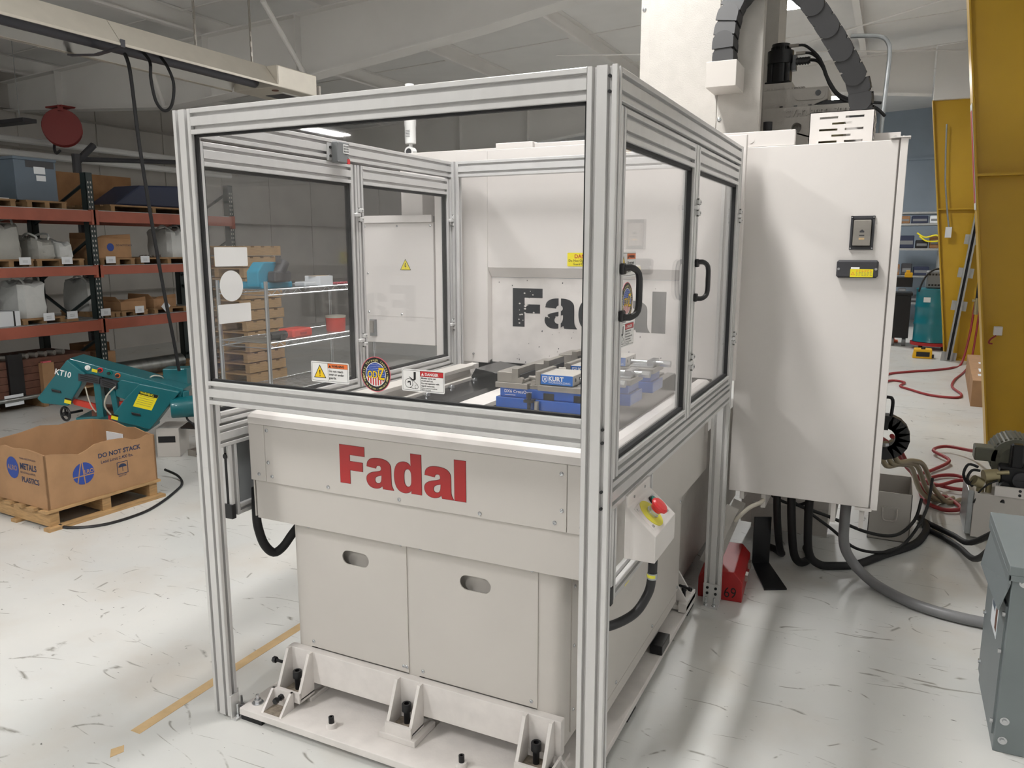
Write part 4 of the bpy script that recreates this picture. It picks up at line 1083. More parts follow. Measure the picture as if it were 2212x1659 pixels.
# ================================================================== vises on the table
def make_vise():
    t = thing('machine_vise', 'blue and steel machine vise with KURT label, foremost on the table', 'vise', (0, 0, 0), 0, 'machine vises on the table')
    w = .150; L = .415
    b = MB()
    b.box(0, L, 0, w, 0, .044); b.prism([(.006, .0, .044), (L - .006, 0, .044), (L - .006, .010, .052), (.006, .010, .052)], (0, w - .0, 0)) if False else None
    b.box(.012, L - .012, .010, w - .010, .044, .078)
    body = b.build('body', 'kurt_blue', t, smooth=0, bevel=.003)
    b = MB(); b.box(.185, .225, .0085, .02, .036, .068); b.box(.300, .34, .0085, .02, .036, .068); b.build('side_pocket_shade', 'black_metal', body, smooth=0)  # black blocks put in for the shade inside the side pockets
    b = MB(); o = (.03, .0098, .060); b.text('DX6 CrossOver', o, U, V, .0155, 'white_print', .006, 'LEFT', 1.0, 1.05, .0004); b.box(.032, .075, .0092, .0096, .051, .0525, 'white_print'); b.build('print', None, body, smooth=0, fix=False)
    b = MB(); b.box(.0, .128, -.004, w + .004, .078, .098); b.box(.168, L, -.004, w + .004, .078, .098); b.box(.128, .168, .012, .05, .078, .092); b.box(.128, .168, w - .05, w - .012, .078, .092)
    b.build('bed', 'steel', t, smooth=0, bevel=.0015)
    b = MB(); b.box(.006, .066, .0, w, .098, .136); b.build('fixed_jaw', 'steel', t, smooth=0, bevel=.002)
    b = MB(); b.box(.066, .090, -.001, w + .001, .098, .150); b.box(.090, .096, .012, w - .012, .104, .128, 'dark_grey'); b.build('jaw_plate', 'steel', t, smooth=0, bevel=.0012)
    b = MB(); b.box(.158, .176, -.001, w + .001, .098, .146); b.build('jaw_plate', 'steel', t, smooth=0, bevel=.0012)
    b = MB(); b.box(.176, .298, .004, w - .004, .101, .137); mj = b.build('moving_jaw', 'ground_steel', t, smooth=0, bevel=.0015)
    b = MB(); o = (.1765, .0035, .1015); sticker_base(b, o, U, V, .121, .035, 'label_blue', r=.001)
    P_(b, o, U, V, [(.006, .029), (.026, .029), (.026, .012), (.016, .006), (.006, .012)], 'white_print', .0008); P_(b, o, U, V, [(.008, .027), (.024, .027), (.024, .013), (.016, .0085), (.008, .013)], 'label_blue', .0010); T_(b, o, U, V, .0115, .0135, 'X', .0155, 'white_print', .03, .0013)
    T_(b, o, U, V, .030, .0145, 'KURT', .0215, 'white_print', .04, .0012, spacing=1.05); T_(b, o, U, V, .030, .005, 'WORKHOLDING', .0105, 'white_print', .0, .0012, spacing=1.05)
    b.build('maker_label', None, mj, smooth=0, fix=False)
    b = MB()
    for k in range(3): b.cyl((.298, .03 + .04 * k, .12), (.2985, .03 + .04 * k, .12), .007, 12)
    b.build('jaw_hole_shade', 'black_metal', mj)  # black discs painted on for the dark inside the jaw holes
    b = MB(); b.cyl((.100, .02, .103), (.100, .13, .103), .006, 10); b.cyl((.098, -.003, .108), (.098, .015, .108), .0115, 16); b.cyl((.148, .0, .103), (.148, .012, .103), .010, 14); b.cyl((.10, .075, .106), (.16, .075, .106), .010, 12)
    b.build('screw_guard', 'steel', t)
    b = MB(); b.box(.31, L - .01, .02, w - .02, .098, .104); b.cyl((.298, .075, .112), (L + .045, .075, .112), .011, 14); b.cyl((L + .02, .075, .112), (L + .05, .075, .112), .014, 6); b.box(.38, .405, .03, w - .03, .098, .128); b.build('lead_screw', 'zinc', t)
    b = MB(); socket_bolt(b, (.140, -.016, .052), (0, 0, 1), .0095, .016, .0065, .05); b.box(.125, .158, -.03, .004, .036, .046); b.cyl((.168, -.012, .0), (.168, -.012, .04), .009, 12, 'steel'); b.build('clamp_bolt', 'black_metal', t)
    return t
v0 = make_vise(); register_kids()
v0.location = (-.652, .645, 1.08)
copy_tree(v0, (-.632, .882, 1.08), 0, 'blue and steel machine vise with KURT label, middle of the row on the table')
copy_tree(v0, (-.630, 1.172, 1.08), 0, 'blue and steel machine vise with KURT label, next to the stencilled back guard')

# ================================================================== electrical cabinet
cab = thing('electrical_cabinet', 'tall white electrical cabinet with black warning box on its door', 'cabinet', (.3, 2.05, 0))
CY = 1.90
body = MB().box(-.02, .632, CY, CY + .36, .50, 2.10).build('body', 'white_paint', cab, smooth=0, bevel=.004)
MB().box(.6035, .632, CY - .020, CY, .495, 2.105).build('frame_edge', 'white_paint', cab, smooth=0, bevel=.002)
door_ = MB().box(-.02, .597, CY - .020, CY - .001, .502, 2.098).build('door', 'white_paint', cab, smooth=0, bevel=.003)
fy = CY - .020
b = MB(); b.box(.436, .530, fy - .004, fy, 1.648, 1.790, 'dark_grey')
for x0, x1, z0, z1 in ((.436, .445, 1.648, 1.79), (.521, .530, 1.648, 1.79), (.436, .530, 1.648, 1.659), (.436, .530, 1.778, 1.79)): b.box(x0, x1, fy - .010, fy - .004, z0, z1, 'dark_grey')
b.cbox(.4485, .5175, fy - .022, fy - .004, 1.664, 1.773, .003, 'steel'); b.box(.472, .494, fy - .0226, fy - .0222, 1.690, 1.698, 'tape')
P_(b, (.483, fy - .0222, 1.72), U, V, [(-.009, 0), (.009, 0), (.009, .006), (0, .013), (-.009, .006)], 'dark_grey', .0006)
b.box(.473, .493, fy - .0226, fy - .0222, 1.706, 1.710, 'dark_grey')
for x in (.4405, .5255):
    for z in (1.654, 1.784): b.cyl((x, fy - .010, z), (x, fy - .0125, z), .0035, 10, 'zinc')
tag(b.build('breaker_cover', None, door_), 'grey breaker cover in a black frame')
b = MB(); b.cbox(.393, .558, fy - .030, fy, 1.528, 1.604, .008, 'dark_grey')
for x in (.402, .549): b.cyl((x, fy - .030, 1.566), (x, fy - .032, 1.566), .0055, 14, 'zinc')
o = (.449, fy - .0302, 1.532); R_(b, o, U, V, 0, .09, 0, .034, 'yellow_bright', .0004); R_(b, o, U, V, .002, .036, .034, .042, 'white_print', .0004)
tri_(b, o, U, V, (.011, .013), .0095, 'orange_print', .0006); tri_(b, o, U, V, (.011, .0128), .0062, 'yellow_bright', .0008)
for k, s in enumerate(('CAUTION: HIGH VOLTAGE', 'DISCONNECT POWER FIRST', 'MAY BE LIVE')): pass
for k in range(5):
    for j in range(6): R_(b, o, U, V, .023 + .011 * j, .031 + .011 * j - .002 * ((k + j) % 3), .028 - .0052 * k, .0300 - .0052 * k, 'orange_print' if k < 2 else 'brass', .0008)
tag(b.build('warning_box', None, door_), 'black box with yellow warning label')
b = MB(); b.box(.56, .64, CY - .03, CY + .05, 2.105, 2.110); 
for x in (.58, .61): hexbolt(b, (x, CY + .01, 2.11), (0, 0, 1), .007, .006)
b.build('top_latch', 'white_paint', cab, smooth=0)
b = MB(); b.box(.54, .61, CY - .025, CY + .01, .488, .50); b.build('bottom_latch', 'white_paint', cab, smooth=0)
MB().box(.45, .60, 2.13, 2.24, 2.10, 2.16).build('rear_flange', 'white_paint', cab, smooth=0)
MB().prism([(-.13, CY - .01, 2.10), (.185, CY - .01, 2.10), (.185, CY - .01, 2.166), (-.13, CY - .01, 2.166)], (0, .03, 0), None, [circ((0, CY - .01, 2.128), (1, 0, 0), V, .009, 14)]).build('top_plate', 'white_paint', cab, smooth=0, bevel=.002)
b = MB(); b.lathe([(.009, 0), (.012, 0), (.012, .002), (.009, .002)], (0, CY - .01, 2.128), (0, -1, 0), 16); b.build('plate_hole', 'white_paint', cab)
# slotted cover on the cabinet roof
x0, x1, y0, y1, z0, z1 = .230, .493, 2.0, 2.26, 2.10, 2.246
holes = []
for row in range(5):
    z = z1 - .026 - row * .0255
    xs = ((.03, .105), (.135, .21)) if row % 2 == 0 else ((.082, .160),)
    for a, c_ in xs: holes.append([(x0 + .012 + a, y0, z - .0045), (x0 + .012 + c_, y0, z - .0045), (x0 + .012 + c_, y0, z + .0045), (x0 + .012 + a, y0, z + .0045)])
b = MB(); b.prism([(x0, y0, z0), (x1, y0, z0), (x1, y0, z1), (x0, y0, z1)], (0, .003, 0), 'white_paint', holes)
b.box(x0, x0 + .003, y0, y1, z0, z1, 'white_paint'); b.box(x1 - .003, x1, y0, y1, z0, z1, 'white_paint'); b.box(x0, x1, y0, y0 + .14, z1 - .003, z1, 'white_paint'); b.box(x0, x1, y1 - .003, y1, z0, z1, 'white_paint')
for k in range(5):
    for j in range(3): b.box(x1, x1 + .0006, y0 + .03 + .07 * j, y0 + .07 + .07 * j, z0 + .015 + .025 * k, z0 + .023 + .025 * k, 'dark_grey')  # side slots not cut: dark patches painted for the shade in them
sc_ = b.build('slotted_cover', None, cab, smooth=0)
b = MB(); b.box(x0 + .02, x0 + .14, y0 + .05, y1 - .03, z0, z1 - .03, 'brass'); b.build('resistor_bank', None, sc_, smooth=0)
# brackets and legs under the cabinet
b = MB(); b.box(.03, .05, CY + .0, CY + .3, .46, .50); b.box(.13, .15, CY, CY + .3, .43, .50); b.box(.44, .46, CY + .02, CY + .3, .40, .50); b.box(.56, .58, CY + .02, CY + .3, .39, .50); b.build('mounting_bracket', 'white_paint', cab, smooth=0)

# galvanised conduit behind the machine top
b = MB(); b.tube([(.33, 2.72, 2.72), (.46, 2.72, 2.705), (.505, 2.72, 2.67), (.517, 2.72, 2.60), (.51, 2.72, 2.4), (.50, 2.72, 2.10)], .011, 10); b.build('steel_conduit', 'galv', label='thin galvanised conduit bent over behind the slotted cabinet cover', cat='conduit')
# machine rear body behind the cabinet, visible below it
b = MB(); b.box(-.06, .40, 2.55, 3.2, .12, .58, 'warm_grey_paint'); b.box(.0, .58, 2.50, 3.2, .58, 2.1, 'warm_grey_paint'); b.box(.0, .40, 2.54, 2.55, .10, .25, 'cast_grey'); b.box(-1.2, -.20, 1.66, 3.2, .06, .70, 'cast_grey'); b.build('machine_rear', None, mach, smooth=0, bevel=.003)

# ================================================================== stop button box
es = thing('stop_button_box', 'white sloping box with red emergency stop and green button on the enclosure side', 'control box', (.04, .25, .88))
y0, y1 = .15, .365
prof = [(0.0, .803), (.088, .803), (.088, .880), (.008, .952), (.008, .985), (0.0, .985)]
body = MB().prism([(x, y0, z) for x, z in prof], (0, y1 - y0, 0)).build('housing', 'white_paint', es, smooth=0, bevel=.002)
# sloped face frame: origin low corner, u along y, v up the slope
o_ = Vector((.088, y0, .880)); u_ = Vector((0, 1, 0)); v_ = Vector((-.080, 0, .072)); sl = v_.length; v_.normalize(); nn = u_.cross(v_); 
if nn.x < 0: nn = -nn
def SP(a, c, l=0): return o_ + u_ * a + v_ * c + nn * l
b = MB(); wd = y1 - y0; m_ = .022; q = .014
b.prism([SP(m_, q), SP(wd - m_, q), SP(wd - m_, sl - q), SP(m_, sl - q)], nn * .0015, 'white_paint')
for a, c in ((m_ + .012, q + .010), (wd - m_ - .012, q + .010), (m_ + .012, sl - q - .010), (wd - m_ - .012, sl - q - .010)): b.cyl(SP(a, c, .0015), SP(a, c, .0045), .0045, 12, 'zinc')
fp = b.build('face_plate', None, es, smooth=0)
b = MB(); ec = (.085, sl * .48)
b.cyl(SP(*ec, .0015), SP(*ec, .0035), .043, 32, 'estop_yellow'); b.build('yellow_disc', None, es)
b = MB(); b.cyl(SP(*ec, .0035), SP(*ec, .020), .017, 24, 'zinc'); b.cyl(SP(*ec, .004), SP(*ec, .010), .0195, 24, 'zinc'); b.build('collar', None, es)
b = MB(); b.lathe([(.0001, 0), (.016, 0), (.019, .008), (.026, .014), (.0265, .020), (.022, .025), (.0001, .027)], SP(*ec, .019), nn, 28, 'red_button'); tag(b.build('stop_button', None, es), 'red mushroom stop button')
b = MB(); gc = (.152, sl * .66); b.cyl(SP(*gc, .0015), SP(*gc, .008), .0165, 24, 'black_plastic'); b.cyl(SP(*gc, .008), SP(*gc, .011), .0135, 24, 'green_button'); tag(b.build('reset_button', None, es), 'green reset button')
b = MB()
for y in (.205, .31): b.cyl((.008, y, .968), (.0105, y, .968), .0042, 10)
b.build('mounting_screw', 'zinc', es)
b = MB(); b.tube([(.055, .255, .805), (.055, .255, .76), (.053, .255, .71), (.045, .245, .665), (.02, .20, .62), (-.03, .13, .603), (-.08, .08, .612)], .0135, 14, 'black_plastic', 8)
for k in range(60): pass
b.cyl((.0545, .255, .730), (.0545, .255, .712), .0148, 14, 'galv'); b.cyl((.0540, .2549, .7265), (.0540, .2549, .7175), .0152, 14, 'estop_yellow')
tag(b.build('control_cable', None, None, smooth=40), 'black corrugated cable looping down from the stop button box', 'cable')

# ================================================================== floor items at the right
tr = thing('transformer', 'grey sheet metal transformer cabinet standing beside the aisle', 'transformer', (1.2, 1.24, 0))
X0, X1, Y0, Y1, ZT = 1.035, 1.52, .985, 1.46, .655
MB().box(X0, X1, Y0, Y1, .0, ZT - .03).build('body', 'trans_grey', tr, smooth=0, bevel=.003)
b = MB(); b.box(X0 - .012, X1 + .012, Y0 - .012, Y1 + .09, ZT - .03, ZT, None); b.box(X0 - .012, X0 - .004, Y0 - .012, Y1 + .09, ZT - .06, ZT - .03); b.box(X0 - .012, X1 + .012, Y0 - .012, Y0 - .004, ZT - .05, ZT - .03)
lid = b.build('lid', 'trans_grey', tr, smooth=0, bevel=.002)
b = MB(); b.prism([(X0 - .004, Y0 + .005, ZT - .06), (X0 - .004, Y1 + .08, ZT - .06), (X0 - .030, Y1 + .05, ZT - .20), (X0 - .030, Y0 + .005, ZT - .16)], (.004, 0, 0)); b.build('vent_hood', 'trans_grey', tr, smooth=0)
b = MB(); b.box(X0 - .006, X0, Y0 + .02, Y1 - .005, .05, ZT - .15); sp = b.build('side_panel', 'trans_grey', tr, smooth=0)
b = MB(); b.box(X0 - .0072, X0 - .006, 1.13, 1.28, .33, .50, 'paper'); b.box(X0 - .0074, X0 - .0071, 1.14, 1.18, .35, .48, 'rust'); b.box(X0 - .0074, X0 - .0071, 1.20, 1.27, .40, .49, 'trans_blue'); b.build('rating_label', None, sp, smooth=0)
b = MB()
for y, z in ((1.0, .10), (1.0, .35), (1.0, .48), (1.42, .10), (1.42, .30), (1.42, .46)): hexbolt(b, (X0 - .006, y, z), (-1, 0, 0), .008, .008)
for x, z in ((1.06, .115), (1.06, .045), (1.068, .60)): b.cyl((x, Y0, z), (x, Y0 - .003, z), .014, 16); hexbolt(b, (x, Y0 - .003, z), (0, -1, 0), .008, .006)
b.build('panel_bolt', 'zinc', tr)
b = MB(); b.lathe([(.030, 0), (.036, .004), (.036, .010), (.026, .012), (.022, .004), (.0001, .004)], (1.175, Y0, .10), (0, -1, 0), 24); b.build('knockout', 'galv', tr)

pu = thing('hydraulic_pump', 'grey hydraulic pump unit with motor on a white tank by the yellow column', 'pump', (1.3, 3.3, 0))
b = MB(); b.box(1.13, 1.60, 3.15, 3.55, .02, .28); b.box(1.10, 1.13, 3.16, 3.5, .03, .29, 'galv'); tank = b.build('tank', 'warm_grey_paint', pu, smooth=0, bevel=.003)
b = MB(); b.cyl((1.20, 3.5, .47), (1.20, 3.30, .47), .0, 8) if False else None
b.cyl((1.34, 3.62, .44), (1.34, 3.36, .44), .125, 32)
for k in range(34):
    a = 2 * math.pi * k / 34; b.box(-.003, .003, .120, .137, 3.38, 3.60, None, Matrix.Translation((1.34, 0, .44)) @ Matrix.Rotation(a, 4, 'Y') @ Matrix.Rotation(math.pi / 2, 4, 'X') @ Matrix.Scale(-1, 4, (0, 0, 1)) @ Matrix.Translation((0, 0, 0))) if False else b.cyl((1.34 + .126 * math.cos(a), 3.38, .44 + .126 * math.sin(a)), (1.34 + .126 * math.cos(a), 3.60, .44 + .126 * math.sin(a)), .008, 6)
b.cyl((1.34, 3.37, .44), (1.34, 3.34, .44), .11, 28, None, .085)
mt_ = b.build('motor', 'motor_green', pu)
b = MB(); b.cbox(1.13, 1.25, 3.36, 3.48, .42, .50, .006, 'motor_green'); b.build('terminal_box', None, mt_)
b = MB(); b.cbox(1.25, 1.43, 3.22, 3.34, .28, .43, .01); b.cyl((1.33, 3.28, .43), (1.33, 3.28, .55), .036, 18); b.cbox(1.30, 1.36, 3.24, 3.30, .42, .56, .008); b.build('valve_block', 'black_metal', pu)
b = MB(); b.cyl((1.355, 3.22, .365), (1.355, 3.205, .365), .044, 24, 'dark_grey'); b.box(1.32, 1.39, 3.203, 3.206, .362, .366, 'black_metal'); b.cyl((1.275, 3.21, .325), (1.275, 3.17, .325), .026, 20, 'black_metal'); b.cyl((1.275, 3.171, .325), (1.275, 3.168, .325), .008, 10, 'zinc'); b.cyl((1.275, 3.19, .30), (1.268, 3.15, .24), .012, 10, 'black_metal'); b.build('gauge', None, pu)
b = MB(); b.cyl((1.17, 3.20, .37), (1.24, 3.22, .38), .038, 18); b.cyl((1.16, 3.19, .33), (1.12, 3.17, .35), .03, 14); b.cyl((1.20, 3.2, .28), (1.20, 3.2, .35), .016, 10); b.cyl((1.23, 3.19, .40), (1.29, 3.19, .41), .012, 10); b.cyl((1.16, 3.2, .28), (1.16, 3.2, .31), .02, 12)
b.build('fitting', 'brass', pu)
b = MB(); b.box(1.225, 1.42, 3.14, 3.16, .28, .335, 'white_paint')
for z in (.297, .322): b.cyl((1.345, 3.14, z), (1.345, 3.137, z), .008, 12, 'black_metal')
b.build('mounting_plate', None, pu, smooth=0)
b = MB(); b.tube([(1.14, 3.2, .42), (1.09, 3.2, .43), (1.07, 3.19, .37), (1.10, 3.18, .32), (1.13, 3.18, .36)], .008, 8); b.tube([(1.15, 3.2, .40), (1.11, 3.19, .40), (1.09, 3.18, .35), (1.12, 3.17, .31)], .008, 8); b.tube([(1.24, 3.18, .36), (1.19, 3.17, .33), (1.15, 3.16, .28), (1.13, 3.15, .22)], .005, 8); b.build('pump_hose', 'black_rubber', pu)

# parts drawer under the cabinet
db = thing('coolant_bin', 'grey open metal bin with a wire handle under the white cabinet', 'bin', (.70, 2.85, 0))
b = MB(); t = .004
for x0, x1, y0, y1 in ((.595, .812, 2.93, 2.934), (.595, .812, 3.32, 3.324), (.595, .599, 2.93, 3.324), (.808, .812, 2.93, 3.324)): b.box(x0, x1, y0, y1, .0, .285)
b.box(.595, .812, 2.93, 3.324, 0, .004); b.build('bin_body', 'warm_grey_paint', db, smooth=0)
b = MB(); b.tube([(.665, 2.928, .19), (.665, 2.915, .185), (.67, 2.912, .13), (.70, 2.912, .122), (.735, 2.912, .13), (.74, 2.915, .185), (.74, 2.928, .19)], .004, 8); b.box(.655, .75, 2.925, 2.93, .185, .20); b.build('handle', 'warm_grey_paint', db)

tb = thing('red_toolbox', 'red metal toolbox marked 69 behind the enclosure rear post', 'toolbox', (.04, 1.85, 0))
Mx = Matrix.Translation((.005, 1.735, 0)) @ Matrix.Rotation(math.radians(4), 4, 'Z')
b = MB(); b.prism([Mx @ Vector((x, 0, z)) for x, z in ((-.12, 0), (.085, 0), (.085, .10), (.045, .145), (-.08, .145), (-.12, .10))], Mx.to_3x3() @ Vector((0, .40, 0))); b.build('box', 'red_paint', tb, smooth=0, bevel=.004)
b = MB(); b.text('69', Mx @ Vector((.0, -.001, .018)), Mx.to_3x3() @ Vector((1, 0, 0)), V, .075, 'black_print', -.004, 'LEFT', .8, 1.0, .0005); b.build('marking', None, tb, smooth=0, fix=False)
b = MB(); b.box(.085, .098, .12, .17, .06, .09, None, Mx); b.box(.085, .098, .28, .33, .06, .09, None, Mx); b.build('latch', 'steel', tb, smooth=0)

b = MB()
b.prism([(.165, 1.93, 0), (.265, 1.985, 0), (.14, 2.28, 0), (.06, 2.24, 0)], (0, 0, .008)); b.prism([(.06, 2.24, 0), (.14, 2.28, 0), (.14, 2.28, .26), (.06, 2.24, .26)], (-.004, .008, 0))
b.build('angle_plate', 'black_metal', smooth=0, label='black steel angle plate lying on the floor beside the red toolbox', cat='bracket')
b = MB()
for k, (x, y, a) in enumerate(((-.03, 1.88, .35), (.0, 1.97, .3))): b.box(-.03, .03, 0, .30, 0, .03, None, Matrix.Translation((x - .06, y - .12, .16)) @ Matrix.Rotation(a, 4, 'Y') @ Matrix.Rotation(1.1, 4, 'X'))
b.build('chip_guard', 'cast_grey', mach, smooth=0)

# hoses and cables
def hose(name, pts, r, m, label, cat='cable', n=10, group=None, sm=6):
    b = MB(); b.tube(pts, r, n, m, sm); return b.build(name, None, smooth=50, label=label, cat=cat, group=group)
hose('flexible_conduit', [(.500, 2.12, .50), (.495, 2.14, .36), (.50, 2.20, .20), (.545, 2.26, .09), (.62, 2.22, .035), (.70, 2.13, .026), (.80, 2.04, .026), (.90, 1.99, .026), (1.0, 1.965, .026), (1.10, 1.955, .026), (1.2, 1.95, .026)], .025, 'conduit_grey', 'thick grey flexible conduit curving from the cabinet across the floor', 'conduit', 14)
hose('power_cable', [(.33, 2.15, .50), (.325, 2.2, .3), (.335, 2.27, .1), (.385, 2.32, .028), (.46, 2.35, .022), (.56, 2.42, .022), (.69, 2.63, .022), (.83, 2.85, .022), (.885, 3.02, .022), (.91, 3.2, .022), (.88, 3.37, .022)], .021, 'black_rubber', 'thick black power cable snaking on the floor around the grey bin')
hose('power_cable', [(.24, 2.15, .50), (.245, 2.2, .3), (.26, 2.26, .1), (.29, 2.30, .03), (.33, 2.4, .022), (.30, 2.55, .022)], .021, 'black_rubber', 'thick black cable hanging straight down under the white cabinet door')
hose('power_cable', [(.17, 2.15, .50), (.175, 2.2, .3), (.185, 2.30, .1), (.19, 2.38, .03), (.14, 2.46, .022), (.04, 2.50, .022)], .019, 'black_rubber', 'thick black cable sagging towards the black angle plate')
hose('control_cable', [(.28, 2.2, .50), (.24, 2.25, .40), (.26, 2.3, .34), (.40, 2.4, .27), (.60, 2.58, .15), (.74, 2.75, .10), (.83, 2.9, .15), (.86, 3.0, .25)], .009, 'black_rubber', 'thin black cable strung low in front of the grey bin')
hose('control_cable', [(.30, 2.3, .32), (.42, 2.42, .20), (.55, 2.5, .08), (.70, 2.6, .05), (.80, 2.75, .08), (.885, 2.95, .20), (.91, 3.1, .35)], .008, 'black_rubber', 'thin black cable dipping lowest in front of the grey bin')
hose('control_cable', [(.12, 2.2, .50), (.13, 2.25, .40), (.18, 2.3, .35), (.26, 2.33, .33), (.32, 2.33, .37), (.33, 2.3, .45)], .008, 'black_rubber', 'thin black cable looped close under the cabinet')
hose('feed_cable', [(.90, 3.2, .022), (.93, 3.15, .02), (1.0, 3.05, .02), (1.06, 2.9, .03), (1.10, 2.5, .12), (1.12, 2.0, .40), (1.10, 1.62, .60)], .016, 'black_rubber', 'black cable swinging low from the floor bundle to the transformer hood')
hose('feed_cable', [(.86, 3.35, .03), (.95, 3.25, .02), (1.04, 3.1, .03), (1.10, 2.8, .10), (1.17, 2.2, .40), (1.15, 1.64, .60)], .016, 'black_rubber', 'black cable crossing the pump tank on its way to the transformer hood')
hose('drain_hose', [(.02, 1.85, .36), (.08, 1.86, .43), (.13, 1.88, .46), (.14, 1.91, .47)], .010, 'glove_plastic', 'short white hose under the cabinet corner', 'hose')
hose('air_hose', [(.68, 2.9, .62), (.72, 3.2, .50), (.80, 3.5, .30), (.92, 3.8, .06), (1.05, 3.9, .02), (1.12, 3.70, .02), (1.07, 3.62, .02), (1.00, 3.62, .02), (.92, 3.75, .02), (.90, 4.1, .02), (1.0, 4.4, .02), (1.15, 4.5, .02), (1.25, 4.3, .02), (1.15, 4.1, .03), (.98, 4.15, .035), (.90, 4.35, .03), (1.0, 4.6, .02), (1.12, 4.9, .03), (1.02, 5.15, .04), (1.12, 5.3, .05), (1.28, 5.1, .08), (1.30, 4.6, .2), (1.25, 3.9, .35)], .013, 'red_hose', 'red air hose coiled on the floor beside the hydraulic pump', 'hose')
hose('air_hose', [(.63, 2.9, .60), (.70, 3.3, .46), (.82, 3.7, .22), (.98, 4.0, .065), (1.15, 4.25, .055), (1.31, 4.05, .12), (1.30, 3.75, .3)], .013, 'red_hose', 'red air hose running straight from the cabinet side to the pump', 'hose')
hose('air_line', [(.62, 9.2, .02), (.70, 9.5, .015), (.95, 9.8, .015), (1.2, 10.05, .015), (1.45, 10.4, .015), (1.60, 10.9, .02), (1.68, 11.1, .4), (1.72, 11.2, .9)], .016, 'red_hose', 'red hose along the floor rising up the wall pipe', 'hose')
hose('air_line', [(.60, 8.6, .03), (.72, 8.9, .015), (.85, 8.8, .015), (.80, 8.5, .015), (.9, 8.3, .015), (1.1, 8.0, .015), (1.35, 7.95, .015), (1.42, 8.2, .015), (1.36, 8.7, .015), (1.42, 9.3, .015), (1.60, 10.2, .015), (1.73, 11.0, .1), (1.78, 11.15, .8)], .014, 'red_hose', 'red hose lying in loops in front of the long cardboard box', 'hose')
for k in range(3):
    hose('coolant_tube', [(.62 + .03 * k, 2.75 + .05 * k, .60), (.66 + .03 * k, 2.9 + .06 * k, .45), (.74 + .035 * k, 3.15 + .06 * k, .40), (.81 + .035 * k, 3.40 + .05 * k, .32), (.88 + .04 * k, 3.62 + .05 * k, .12), (.97 + .04 * k, 3.80 - .01 * k, .022), (1.05 + .04 * k, 3.93 - .02 * k, .018)], .015, 'tube_clear', 'cloudy coolant tube in the bundle behind the grey bin', 'hose', group='cloudy coolant tubes')
# rear black C-shaped hose carrier behind the cabinet
b = MB()
cc = Vector((.645, 2.6, .678)); seg = []
for k in range(10):
    t_ = math.radians(95 - 20 * k); seg.append((cc.x + .082 * math.cos(t_), cc.z + .083 * math.sin(t_)))
for k in range(9):
    (xa, za), (xb, zb) = seg[k], seg[k + 1]
    d = Vector((xb - xa, 0, zb - za)).normalized(); nrm = Vector((-d.z, 0, d.x))
    p0 = Vector((xa, 2.58, za)) - d * .008; p1 = Vector((xb, 2.58, zb)) + d * .008
    b.prism([p0 + nrm * .034, p1 + nrm * .034, p1 - nrm * .034, p0 - nrm * .034], (0, .07, 0))
b.box(.55, .655, 2.57, 2.66, .72, .795); b.box(.55, .66, 2.57, 2.66, .562, .63)
b.build('cable_carrier', 'black_plastic', smooth=0, label='black C-shaped cable carrier behind the cabinet edge', cat='cable carrier')
b = MB(); b.tube([(.55, 2.6, .888), (.645, 2.6, .890), (.662, 2.6, .882), (.667, 2.6, .86), (.665, 2.6, .81), (.662, 2.6, .79)], .0085, 8, 'black_rubber', 4); b.build('hook_bar', None, label='small black hooked bar above the cable carrier', cat='hook')

# far right background
dr = thing('steel_drum', 'teal steel drum on a red dolly beyond the yellow column', 'drum', (1.28, 12.75, 0))
b = MB(); pr = [(.0001, 0), (.285, 0), (.295, .01), (.285, .03)]
for k in range(2):
    z = .30 + .28 * k; pr += [(.285, z - .03), (.298, z), (.285, z + .03)]
pr += [(.285, .85), (.295, .865), (.285, .88), (.0001, .87)]
b.lathe([(r_, h + .12) for r_, h in pr], (1.28, 12.75, 0), n=32); b.build('drum_body', 'teal_drum', dr, smooth=50)
b = MB(); b.lathe([(.0001, .07), (.32, .07), (.32, .12), (.0001, .12)], (1.28, 12.75, 0), n=28); b.build('dolly', 'red_paint', dr)
b = MB()
for a in (.5, 2.2, 3.9, 5.4): b.cyl((1.28 + .24 * math.cos(a) - .02, 12.75 + .24 * math.sin(a), .035), (1.28 + .24 * math.cos(a) + .02, 12.75 + .24 * math.sin(a), .035), .035, 12)
b.build('caster', 'black_rubber', dr)
b = MB(); b.box(1.10, 1.20, 12.475, 12.48, .78, .86); b.build('drum_label', 'paper', dr, smooth=0)
we = thing('welder', 'grey louvered welding power supply standing on the teal drum', 'welder', (1.3, 12.75, 1.0))
b = MB(); b.cbox(1.12, 1.46, 12.60, 13.0, 1.0, 1.28, .02); wb = b.build('case', 'mid_grey', we)
b = MB()
for k in range(6): b.box(1.15 + .045 * k, 1.18 + .045 * k, 12.597, 12.60, 1.21, 1.24); b.box(1.15 + .045 * k, 1.18 + .045 * k, 12.597, 12.60, 1.04, 1.07)
b.build('louver', 'black_plastic', wb, smooth=0)
b = MB(); b.tube([(1.40, 12.62, 1.28), (1.30, 12.60, 1.32), (1.18, 12.58, 1.28), (1.08, 12.55, 1.15), (1.02, 12.5, .95)], .015, 8); b.build('welder_lead', 'black_rubber', we)
yb = thing('floor_charger', 'yellow boxy floor unit with black front in front of the drum', 'tool', (1.11, 11.5, 0))
b = MB(); b.prism([(.98, 11.38, 0), (1.25, 11.38, 0), (1.24, 11.38, .14), (1.0, 11.38, .14)], (0, .22, 0)); b.build('case', 'yellow_tool', yb, smooth=0, bevel=.01)
